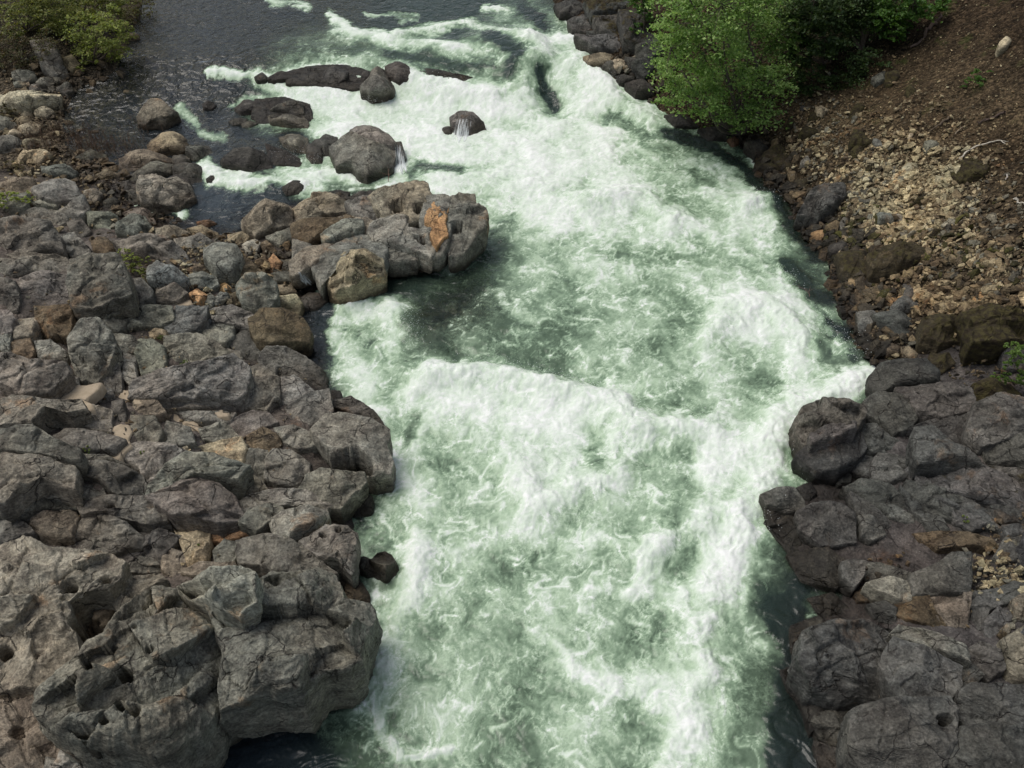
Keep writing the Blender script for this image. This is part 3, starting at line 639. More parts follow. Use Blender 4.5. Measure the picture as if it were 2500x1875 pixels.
LOOSE = '''
A 905,588 960,592 1010,640 1060,680 1080,730 1050,780 980,798 900,780 835,748 828,700 860,640|pk r t48 h0.45|tall grey-brown boulder standing alone in calm water beside the first foam
A 885,870 910,830 960,805 1050,800 1110,830 1127,880 1095,922 1000,927 905,915|tn r t20 m0.1|rounded tan speckled boulder just below the tall lone boulder
A 1120,880 1180,862 1250,868 1264,910 1240,950 1170,965 1118,930|gn s t20|small dark-sided boulder right of the rounded tan boulder
A 720,940 780,915 900,918 1035,945 1030,975 900,1000 790,1015 718,990|pk s|long flat pinkish slab above the green-grey boulder
A 768,1040 830,995 960,985 1042,990 1020,1040 930,1060 830,1087 775,1065|gn r|smooth green-grey boulder lying under the long pinkish slab
A 1030,940 1080,923 1135,945 1138,975 1060,998 1032,975|gr r|small grey boulder wedged at the end of the long pinkish slab
A 1040,1000 1110,973 1200,990 1230,1060 1190,1118 1130,1100 1045,1050|dg s|dark angular boulder at the left lip of the small falls
A 848,1120 960,1068 1022,1050 1100,1080 1147,1130 1152,1180 1060,1240 950,1247 870,1220 838,1170|lg b l0.3|large pale grey boulder above the little pool with white foam
A 748,1160 780,1128 850,1140 862,1190 800,1212 748,1200|gr s|small grey boulder touching the left side of the large pale boulder
A 438,950 540,900 640,925 605,950 480,978|gn s h0.12|flat greenish slab lying in the shallow pool edge
A 578,1045 640,1018 722,1045 690,1067 600,1072|tn s h0.1|small flat pale rock alone in the side channel
A 248,990 390,982 455,1020 440,1060 320,1057 258,1030|gn s|dull green-grey slab below the tan outcrop by the pool
A 60,990 150,918 230,902 315,955 240,1000 120,1012|tn b|sloping tan outcrop beside the shallow pool
A -10,808 60,803 127,850 132,910 60,932 -10,915|gr s|grey block with a dark shaded side at the far left edge
A -10,1090 60,1080 200,1080 190,1150 90,1170 -10,1150|pk s|dull rock with grass around it at the left edge
A 0,1180 90,1170 170,1160 150,1240 60,1260 0,1250|gr s|grey rock under the small green shrub on the left
A -10,550 80,558 190,565 345,560 352,590 220,617 120,642 -10,622|cr b h0.2|wide pale tan shelf of rock above the reeds at the left edge
A 113,665 185,658 192,690 130,698|cr s|small whitish block left of its larger pale neighbour in the reeds
A 203,650 280,638 322,670 280,692 212,687|cr s|pale oblong block in the reeds, larger of the pair
A 88,720 160,698 192,730 110,748|tn s|low tan stone between the two pairs of pale blocks
A 103,765 160,738 237,745 232,790 160,812 108,785|cr s|broad pale stone with cracked top near the reeds
A 138,860 190,823 242,830 237,870 160,897|cr s|cream stone at the left of the lower pale pair
A 238,850 300,833 322,870 260,882|tn s|tan stone at the right of the lower pale pair
A 0,690 60,700 110,760 90,790 0,800|gr s|grey rock behind the pale stones at the left edge
A 30,790 90,770 130,800 90,820 40,820|tn s|little tan rock in front of the grey rock at the left edge
A 68,420 120,403 200,430 217,470 150,482 75,465|dg s|dark angular rock at the back left of the stone cluster by the bush
A 78,487 165,480 172,525 90,522|gr s|squat stone at the front left corner of the cluster by the bush
A 168,522 230,500 252,540 188,548|gr s|small tilted stone at the front of the cluster by the bush
A 200,480 290,448 332,480 300,522 238,510|gr s|middle stone of the cluster below the big left bush
A 338,512 420,488 438,540 390,557 340,542|dg s|blue-grey stone at the right end of the cluster by the bush
A 284,530 310,498 337,530 310,557|gr r|little upright stone in the front row of the cluster by the bush
A 308,455 370,448 392,475 340,497|lg s|pale flat stone behind the right end of the cluster
A 243,370 310,358 390,400 402,435 320,447 253,410|gr b|lichened grey rock between the cluster and the long rough rock
A 183,245 240,245 350,300 362,355 290,367 210,310|mv b|long rough whitish-grey rock lying under the left bushes
A 378,340 430,328 475,380 420,402 378,380|tn s|tan rock half hidden by the leafy bush at the water
A 700,215 760,195 840,210 800,228 730,232|tn r h0.12|low pale rock at the water's edge right of the left bushes
A 1528,462 1570,428 1607,465 1595,482 1540,478|dg s|small dark rock breaking the first white riffle
A 1215,622 1260,600 1297,625 1270,652 1220,647|dk s|black wet rock upstream of the low wet rock
A 1408,640 1470,598 1550,625 1582,650 1540,677 1450,672|dg r|low wet rock with foam streaking past its left side
A 1588,637 1650,612 1750,613 1817,630 1817,682 1730,677 1620,667|gr s|flat-topped grey slab, rear one of the two slabs in the rapids
A 1618,692 1700,663 1810,680 1847,730 1842,762 1740,752 1628,727|lg s|flat-topped grey slab, front one of the two slabs in the rapids
A 1373,722 1430,700 1480,710 1470,745 1400,748|dg s h0.08|thin wet ledge awash left of the flat slabs
A 1450,740 1500,722 1545,740 1500,762 1455,758|gr s h0.06|thin flat stone just breaking the water below the flat slabs
A 1678,815 1740,802 1842,825 1848,880 1832,922 1760,902 1700,860|lg s|pale squarish boulder left of the two big falls boulders
A 1843,870 1900,858 1937,910 1932,987 1870,982 1838,930|dg r|dark rounded boulder with water pouring down both sides
A 1328,962 1400,908 1500,903 1592,940 1627,1000 1602,1037 1520,1042 1430,1020 1340,992|dk r l0.12|big dark brown boulder with a thin sheet of water over it
A 1698,1132 1760,1088 1830,1088 1847,1120 1800,1162 1720,1167|dg r|dark low rock in the white water below the small falls
A 1838,412 1890,396 1912,425 1870,442|dk r|smallest dark rock on the lip of the upper ledge
A 1948,422 2030,398 2087,430 2082,470 2000,502 1938,470|dg r|brownish rounded rock on the lip of the upper ledge
A 1600,470 1680,425 1740,440 1735,470 1650,482|dk r h0.05|brown rock just under the water left of the ledge
D 265,430 300,400 345,403 382,470 400,530 382,580 340,602 260,592 212,565 203,525 250,490|gr r t38 h0.5|tall knobbly grey boulder on the ledge with white water below it
D 208,440 250,428 262,480 215,505 200,470|dg r|dark small rock tucked behind the knobbly boulder
D 350,410 430,368 492,410 502,470 430,495 368,460|dg r|dark rounded boulder on the ledge right of the knobbly boulder
D 590,440 640,420 690,440 660,470 600,475|dk r h0.1|dark rock barely showing in the falls right of the ledge boulders
D 20,870 60,840 140,800 200,840 300,880 395,870 397,920 370,1002 280,1062 240,1087 190,1062 150,1002 60,992|gr r l0.4|large grey boulder with a cracked face in the middle of the falls
D 133,805 140,765 180,750 290,768 362,808 397,850 392,885 300,890 200,855|gr r l0.6|rounded grey block perched on the large falls boulder
A 1870,862 1950,808 2022,830 2030,900 1960,982 1900,962|dg s|dark cracked boulder at the left side of the large falls boulder
D 393,850 440,848 472,960 462,992 400,1022 370,1012 378,920|dk r t30|black wet boulder with water sheeting down its right side
D 738,702 790,673 872,688 932,740 948,770 902,822 840,837 780,832 748,780|dg r t25 h0.3|dark boulder alone in the white water with a veil running over it
D 686,772 740,758 752,810 700,805|dg r|little rock awash left of the veiled boulder
A 1448,1310 1560,1208 1642,1203 1742,1240 1747,1340 1640,1402 1540,1427 1478,1370|pk b l0.35|big pinkish-grey boulder left of the pothole rock, split off by a crack
A 1598,1420 1740,1358 1752,1430 1680,1482|gn s|green-grey wedge under the big pinkish-grey boulder
A 1048,1430 1190,1398 1272,1440 1262,1482 1170,1542 1080,1492|gr s|angular grey boulder with dark underside above the big round one
A 1228,1500 1310,1458 1412,1463 1447,1520 1442,1560 1400,1640 1300,1642 1233,1560|gn r l0.35|big round green-grey boulder in the middle of the boulder heap
A 1442,1520 1500,1558 1582,1640 1500,1692 1390,1692 1400,1640|br s|brown-sided boulder leaning on the big round green-grey one
A 1368,1410 1450,1383 1492,1410 1460,1452 1400,1472 1370,1450|tn s|tan block by the quiet pool below the white foam patch
A 1453,1470 1530,1433 1562,1455 1540,1502 1480,1512|lg s|small pale-topped stone between the tan block and the wedge
A 1578,1580 1640,1528 1692,1580 1660,1627 1600,1622|ob s|salmon pink angular stone at the crack of the pothole rock
A 1528,1560 1590,1528 1602,1590 1550,1602|br s|rusty brown stone behind the salmon pink stone
A 698,1462 860,1428 1000,1438 1102,1500 1122,1560 1040,1622 900,1562 760,1532|gr b|wide flat-topped grey boulder behind the yellow-green tuft
A 708,1350 780,1288 860,1298 932,1390 922,1432 780,1432 708,1402|gn b|tall speckled green boulder left of the rubble by the pool
A 728,1260 800,1243 900,1270 932,1340 850,1320 750,1290|pk s|pinkish flat rock at the left end of the white foam patch
A 338,1250 500,1178 532,1260 480,1332 380,1352 328,1330|gr s|grey boulder between the split blocks and the speckled boulder
A 198,1150 250,1088 340,1063 442,1090 482,1180 400,1202 340,1212 250,1212|lg r l0.35|large smooth light grey boulder high on the left bank
A 148,1240 200,1193 330,1203 332,1240 240,1252|lg s|pale split block under the large smooth light grey boulder
A 118,1280 240,1248 380,1258 402,1320 330,1362 220,1332 128,1312|gr s|broad grey block at the foot of the smooth light boulder
A 518,1250 640,1273 702,1300 692,1400 640,1432 560,1400 528,1330|gn s|green-grey block with a straight right edge
A 498,1150 560,1128 612,1160 570,1212 508,1202|pk s|small brown-pink rock among dry twigs
A 618,1200 680,1178 722,1215 680,1242 618,1237|dk s|black small rock beside the trickling side channel
A 400,1330 480,1300 540,1380 500,1420 430,1400|dg s|dark rock in the gap below the broad grey block
A 540,1430 640,1430 690,1480 640,1540 560,1500|br s|brown rock in the gap left of the flat-topped grey boulder
A 928,1370 1040,1348 1132,1385 1050,1422 960,1432|pk s|low reddish rock at the near edge of the quiet pool
A 1128,1370 1200,1348 1302,1390 1312,1432 1230,1432|tn s|warm tan flat rock at the near edge of the quiet pool
A 1180,1330 1250,1310 1300,1340 1230,1365|ob s|small pinkish pebble-like rock standing in the quiet pool
A 1560,1460 1600,1440 1660,1500 1600,1540|br s|brown stone jammed under the green-grey wedge
A 1680,1560 1745,1550 1752,1630 1700,1640|gr s|narrow grey stone in the crack beside the salmon stone
B 888,130 940,78 1062,140 1122,190 1060,217 950,227 888,200|bl s l0.3|blue-black angular boulder right of the yellow-green tuft
B 1108,150 1160,100 1220,110 1240,160 1180,170|br s|reddish brown stone in the dark gap of the boulder heap
B 845,170 890,165 895,195 855,200|cr s|tiny cream stone beside the blue-black boulder
B 938,240 1040,223 1122,280 1060,322 938,322|pk s|tan flat stone lying before the blue-black boulder
B 1098,200 1200,153 1292,180 1302,215 1220,267 1120,250|gn s|grey-green faceted stone in the middle of the tan rubble
B 1128,290 1180,248 1242,290 1190,332|og s|yellow-orange split stone in the rubble
B 1223,310 1260,283 1292,310 1270,347 1232,337|lg s|small pale grey stone right of the yellow-orange one
B 1268,332 1320,273 1372,290 1372,352 1290,352|gr s|grey stone left of the lichened boulder
B 1308,235 1350,218 1392,260 1370,282 1318,270|og s|flat orange stone above the lichened boulder's left side
B 1360,300 1420,270 1445,340 1400,365|br s|brown stone squeezed against the lichened boulder
B 1413,230 1470,193 1560,188 1652,240 1662,310 1600,372 1530,382 1450,342 1428,290|gn b l0.35|knobbly lichened boulder at the right end of the rubble
B 1562,182 1660,148 1762,158 1772,222 1640,217|gn s|flat green slab above the lichened boulder
B 1648,228 1750,228 1777,270 1720,302 1658,292|tn s|tan layered stone right of the lichened boulder
B 1638,350 1680,298 1780,298 1812,350 1790,402 1690,392|tn s|ochre-streaked pale stone next to the wet grey one
B 1808,320 1850,278 1930,288 1962,330 1900,382 1820,382|gr r|smooth grey stone at the water below the tiny cascade
B 1770,160 1810,200 1815,250 1775,240|dk r|black wet stone beside the tiny cascade
B 1833,217 1890,213 1922,250 1860,282 1828,260|dk s|black wet stone in the tiny white cascade
B 1498,430 1560,383 1700,383 1812,430 1852,500 1842,560 1740,592 1620,602 1540,562 1508,500|br r l0.45|big brown rounded boulder overhanging the dark water on the left shore
B 488,920 570,858 660,848 672,890 590,932 510,942|gr s h0.12|flat grey stone lying on the sand patch
B 895,520 930,500 1000,505 998,540 900,545|tn s|pale tan block at the end of the green hollow
B 1075,1190 1110,1190 1130,1210 1100,1220|cr r|white pebble on the bedrock
C 1618,170 1700,118 1830,88 1942,88 1962,150 1900,232 1740,292 1650,272|lg b l0.5|large lichened boulder perched above the left shore
C 1440,190 1500,110 1640,60 1690,90 1620,190 1540,240|gr b l0.4|grey boulder leaning left of the large lichened perched boulder
B 2100,1520 2180,1480 2240,1520 2235,1600 2130,1640|dk r|round dark brown boulder in the notch of the left shore
H 250,1200 262,1150 300,1108 345,1100 382,1120 417,1180 425,1245 380,1290 300,1268|dk s l0.15 t32 h0.25|dark fluted rock in the river just off the left shore
H 140,1140 200,1135 275,1150 300,1235 240,1240 185,1210|dk s h0.15 l0.12|low dark rock between the shore and the fluted rock
A 1760,1248 1790,1225 1880,1178 2000,1178 2082,1230 2080,1290 1960,1330 1800,1345|pk b|sloping pinkish block at the top left of the pothole rock
D -45,1155 60,1140 130,1160 110,1200 20,1195|dg s|small dark rocks at the top edge of the pothole rock
D 110,1185 200,1150 262,1140 268,1170 180,1195|dg s|dark flat slab at the upper edge of the pothole rock
F 1298,760 1360,708 1480,683 1620,693 1692,770 1682,840 1560,852 1440,872 1350,882 1298,820|rg r l0.4 m0.15|large dark boulder above the split slabs on the right shore
F 1098,370 1150,348 1212,370 1190,422 1120,432|br s|small rusty brown boulder at the right waterline
F 1208,402 1280,378 1332,420 1322,482 1260,552 1218,500|bl s|blue-grey cracked boulder at the right waterline
F 1418,362 1480,308 1572,330 1582,370 1430,397|rl s|pale flat rock with a white fleck on the right bank
F 1310,410 1420,400 1560,430 1590,500 1480,530 1380,480|rg s|low blue-grey rocks below the pale flat rock
F 1470,610 1520,600 1575,640 1560,680 1500,650|tn s|tan tilted stone over the large dark boulder
F 1370,600 1430,560 1480,600 1450,660 1390,650|br s|reddish stone left of the tan tilted stone
F 1655,640 1760,640 1800,700 1720,760 1670,720|mr s m0.5|mossy rock behind the large dark boulder
F 1905,840 2000,800 2120,820 2200,880 2100,910 1930,930|mr r m0.8|dark mossy mound behind the right slabs
F 1090,60 1180,20 1290,40 1295,150 1270,220 1130,210|mr r m0.55|dark mossy boulder at the right waterline with a whitish streak
F 1295,30 1400,-20 1560,0 1662,40 1640,85 1460,150 1320,120|mr b m0.5|wide mossy ledge under the scree
F 1040,0 1130,-30 1180,0 1110,55 1050,50|dk r m0.2|black wet boulder upstream of the mossy one with the streak
F 1600,450 1700,420 1830,440 1850,560 1700,600 1600,560|mr b m0.6|dark rock with brown moss left of the moss mat
F 1840,420 2000,370 2120,330 2230,340 2230,560 2100,590 1900,600|mr b m0.9|long mat of brown and green moss over rock on the right bank
F 2080,600 2230,570 2230,720 2100,740|rg s m0.3|grey rock behind the bright green sprig at the right edge
F 1490,230 1540,225 1560,300 1500,310|rl s|brown upright stone in the rubble of the right bank
F 1960,250 2010,220 2062,240 2030,275 1970,272|tn s|pale flat stone in the upper right rubble
F 1910,310 1950,278 1992,285 1970,325 1925,330|og s|orange stone in the right rubble
E 862,1280 920,1180 1040,1098 1150,1078 1142,1180 1060,1262 980,1292|rg b l0.3|black and white speckled rock at the right waterline
E 933,1290 1000,1278 1022,1340 960,1352|tn s|pair of yellowish stones under the speckled rock
E 1328,1290 1350,1268 1432,1290 1432,1340 1340,1342|bl s|blue-grey blocky stone in the lower scree
E 1435,1290 1470,1270 1515,1300 1470,1330|gr s|grey block right of the blue-grey stone in the scree
E 1103,1340 1160,1268 1168,1310 1120,1372|lg s|narrow pale slab standing on edge in the scree
E 928,1400 1000,1378 1042,1410 990,1442|og r h0.08|orange rock under shallow water at the right shore
E 428,830 490,823 507,860 460,882|ob r h0.1|brown wet rock under the alder branches
E 2058,262 2110,213 2147,235 2110,282 2063,297|cr r|pale tan boulder high on the bare slope
E 1618,852 1700,838 1715,880 1640,892|lg s|pale grey stone at the right edge of the scree
E 1305,455 1380,428 1385,475 1330,480|rl s|grey stone left of the mossy stone high in the scree
E 1385,430 1450,415 1470,460 1420,500 1385,480|mr l0.03 h0.14 s m0.7|mossy stone high in the middle of the scree
E 1500,545 1530,500 1565,530 1550,575 1515,580|mr l0.03 h0.14 r m0.8|olive mossy stone at the upper right of the scree
E 785,760 800,700 835,685 840,740 810,775|mr l0.03 h0.14 s m0.7|narrow mossy stone near the alder
E 920,710 935,670 990,665 1010,710 960,725|mr l0.03 h0.14 r m0.8|brown mossy stone in the upper scree left
E 1160,690 1200,630 1250,610 1255,660 1210,705|mr l0.03 h0.14 r m0.9|olive mossy stone in the upper middle of the scree
E 862,815 880,770 960,765 1010,790 940,825|mr l0.03 h0.14 r m0.7|long dark mossy stone in the left scree
E 1170,850 1195,780 1240,790 1330,815 1335,860 1250,880 1180,875|mr l0.03 h0.14 b m0.9|largest mossy clump in the middle of the scree
E 1165,915 1200,885 1255,885 1255,930 1200,945|mr l0.03 h0.14 r m1.0|bright olive mossy stone below the largest clump
E 1250,1040 1275,985 1305,985 1300,1025|mr l0.03 h0.14 s m0.8|pointed mossy stone above the cream scree patch
E 600,980 660,920 740,880 830,900 860,960 800,1040 700,1020|mr l0.03 h0.14 b m0.6|dark mossy outcrop at the water below the alder
E 800,1080 880,1060 940,1090 920,1140 840,1140|mr l0.03 h0.14 s m0.3|dark reddish rock at the waterline above the speckled rock
E 1790,1030 1850,960 1960,960 2010,1010 1960,1080 1840,1070|mr l0.03 h0.14 b m1.0|big green moss cushion at the end of the white branch
E 1530,1230 1600,1170 1680,1200 1640,1250|mr l0.03 h0.14 s m0.6|brown mossy stone under the cream scree patch
E 1660,1390 1700,1365 1745,1400 1720,1440 1670,1430|mr l0.03 h0.14 r m0.9|mossy hump in the lower scree
E 965,640 1010,625 1050,650 1010,680 970,675|cr s|large cream stone in the upper left scree
E 905,745 935,722 965,735 930,755|tn s|tan lens-shaped stone left of the scree
E 875,965 905,940 950,975 930,990|lg s|pale flat stone above the black waterline rocks
E 1415,1075 1440,1020 1475,1060 1450,1085|cr s|cream triangular stone in the bright scree patch
E 1485,1000 1520,975 1560,990 1550,1035 1500,1035|cr s|largest cream stone of the bright scree patch
E 1310,830 1355,840 1360,870 1320,868|bl s|bluish stone beside the largest mossy clump
E 1515,820 1535,780 1555,800 1530,835|cr s|upright cream stone in the right scree
E 870,640 900,620 905,650 880,665|rg s|dark grey stone behind the large cream one
D 1538,342 1640,318 1702,330 1702,382 1580,387|tn r h0.08|flat tan rock awash at the foot of the far right cliff
D 1648,402 1700,350 1730,400 1735,440|dg s|dark pointed rock beside the flat tan rock
D 1700,365 1740,345 1800,350 1800,400 1730,405|cr s|bright whitish rock at the foot of the far right cliff
D 1790,340 1900,345 1962,400 1900,452 1842,402|rg s|black and white flecked rock right of the whitish rock
D 1730,455 1830,445 1850,480 1760,490|dk r|black wet shelf below the flecked rock
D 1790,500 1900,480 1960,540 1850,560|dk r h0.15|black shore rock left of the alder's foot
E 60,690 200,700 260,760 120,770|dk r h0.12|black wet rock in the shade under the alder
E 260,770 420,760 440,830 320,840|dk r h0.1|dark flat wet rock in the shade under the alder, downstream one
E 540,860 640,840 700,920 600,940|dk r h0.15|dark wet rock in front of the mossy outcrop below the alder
A 1540,600 1700,585 1850,630 1885,780 1800,810 1600,775 1520,700|dk s h0.08 l0.04|dark wet shelf that carries the two flat slabs
A 1720,430 1850,400 2100,400 2230,440 2230,520 2100,530 1900,505 1740,490|dk s h0.1 l0.04|dark wet ledge under the small rocks on the upper lip
D 490,430 600,408 760,450 900,478 880,515 700,505 560,495|dk s h0.1 l0.03|dark brown ledge with falls pouring over it right of the lip boulders
A 1600,860 1700,900 1850,980 1900,1030 1760,1010 1620,980|dk s h0.12 l0.05|black wet step at the top of the small falls
A 700,1080 800,1090 850,1130 780,1150 700,1140|dg s|dark stone between the side channel and the large pale boulder
V 1655,1128 1700,1105 1762,1130 1775,1178 1705,1192|dk s h0.12 l0.05|dark wet slab at the right shore under the first small ledge
V 1705,1196 1785,1180 1850,1228 1805,1272 1735,1252|dk s h0.12 l0.05|dark wet slab awash in the little right cove
V 1748,1292 1800,1280 1838,1318 1782,1348|dk s h0.12 l0.06|small black rock at the mouth of the right cove
V 1712,1352 1770,1330 1802,1392 1762,1442 1712,1408|dk s h0.14 l0.06|black angular rock at the waterline beside the lower right boulders
V 1728,1500 1788,1488 1805,1560 1750,1584|dk s h0.14 l0.06|black rock at the waterline near the bottom right
V 1700,1440 1742,1448 1745,1490 1706,1488|dk s h0.08 l0.04|smallest black rock at the lower right waterline
A 1010,1060 1060,1040 1150,1110 1170,1200 1140,1180|dk s|thin dark sliver behind the large pale boulder
A 1230,1040 1290,1050 1300,1100 1240,1090|dk s|black wet knob in the foot of the small falls
'''
POTHOLE = '''
D 268,1185 350,1145 440,1108 520,1093 582,1103 592,1160 627,1200 605,1290 480,1335 340,1292 300,1235|pk b p z1.18 h0.16 o:D,418,1232,44,0.8 o:D,556,1250,40,0.8
D 600,1200 640,1198 737,1210 742,1300 722,1450 690,1492 620,1502 560,1330|gr b p z1.05 h0.16 o:D,583,1200,12,0.3
D 733,1210 790,1170 877,1183 882,1240 932,1250 950,1320 932,1390 870,1432 800,1492 740,1502 722,1420 735,1300|gr b p z1.0 h0.22 o:D,762,1362,44,0.9
D 120,1215 270,1183 330,1230 342,1290 260,1332 180,1300|gr b p z1.10 h0.14
D 288,1330 400,1300 480,1325 560,1338 622,1470 600,1522 540,1500 430,1470 300,1440 260,1385|lg b p z1.0 h0.16 o:D,530,1328,46,0.8 o:D,568,1432,32,0.6
D 0,1330 120,1300 200,1320 300,1350 260,1400 120,1420 20,1400|pk b p z0.95 h0.12
A 1768,1350 1800,1330 1960,1320 2060,1290 2110,1310 2060,1350 1940,1400 1860,1452 1768,1422|br b p z1.0 h0.12
A 1938,1400 2050,1328 2162,1318 2172,1370 2080,1412 1960,1432|gn b p z1.12 h0.1
A 1753,1560 1850,1488 1992,1463 2002,1500 1900,1590 1800,1642 1753,1632|pk b p z0.85
A 1758,1440 1850,1448 1872,1500 1758,1560|gr b p z0.85
A 1900,1602 2000,1498 2120,1420 2260,1420 2300,1500 2280,1620 2170,1500 2080,1500 2020,1560 1960,1690|gr b p z0.85 h0.14
D 318,1450 430,1468 542,1510 520,1562 430,1577 340,1562|gr b p z0.7 h0.12
D 520,1530 600,1510 615,1580 560,1600 520,1580|br r z0.4
A 1955,1665 2020,1560 2080,1490 2150,1500 2290,1560 2296,1640 2190,1700 2110,1745 2010,1740|tn b z0.8 h0.3
D 590,1295 640,1222 702,1230 722,1262 702,1330 717,1400 652,1457 620,1400 632,1362 592,1342|og b p z1.22 h0.05
'''
GROUND = build_ground()
def lines(t): return [q for q in t.strip().split('\n') if q.strip()]
LBANK = tag(bpy.data.objects.new('rock_bank', None), kind='structure'); COL.objects.link(LBANK)
for q in lines(BEDROCK_LEFT): add_rock(q, LBANK, 'rock_block')
RBANK = tag(bpy.data.objects.new('rock_bank', None), kind='structure'); COL.objects.link(RBANK)
for q in lines(BEDROCK_RIGHT): add_rock(q, RBANK, 'rock_block')
# the bedrock goes on past the edges of the photograph
_R = np.random.default_rng(5); keep_rk = RK[0]
for side_, x0_, x1_, ys in ((RBANK, 2330, 2800, range(900, 1800, 150)), (LBANK, -560, -120, range(560, 1800, 150))):
    for cy_ in ys:
        for cx_ in range(x0_, x1_, 170):
            n_ = _R.integers(6, 9); th_ = np.sort(_R.uniform(0, 2 * np.pi, n_)) ; th_ = np.linspace(0, 2 * np.pi, n_, endpoint=False) + _R.uniform(-.25, .25, n_); r_ = _R.uniform(80, 125, n_)
            o_ = np.stack([cx_ + _R.uniform(-25, 25) + np.cos(th_) * r_, cy_ + _R.uniform(-25, 25) + np.sin(th_) * r_ * .75], 1)
            P_r, F_r, og_, sz_, _h = rock_mesh(o_, 'b', bed=True, grow=1.0, detail=0.4)
            ob_ = link('rock_block', mesh_np('rock_block', P_r, F_r, M_ROCK), side_, og_); ob_.color = (*(np.array(TINT['rl' if side_ is RBANK else 'mv']) * _R.uniform(.85, 1.25)), 1)
RK[0] = keep_rk
PR = tag(bpy.data.objects.new('pothole_rock', None), 'long grey rock jutting into the rapids with round potholes and an orange patch', 'rock'); COL.objects.link(PR)
pl_ = lines(POTHOLE)
for q in pl_[:-1]: add_rock(q, PR, 'rock_block')
op = add_rock(pl_[-1], PR, 'orange_face'); op['label'] = 'bright orange weathered face'
for q in lines(LOOSE): add_rock(q)
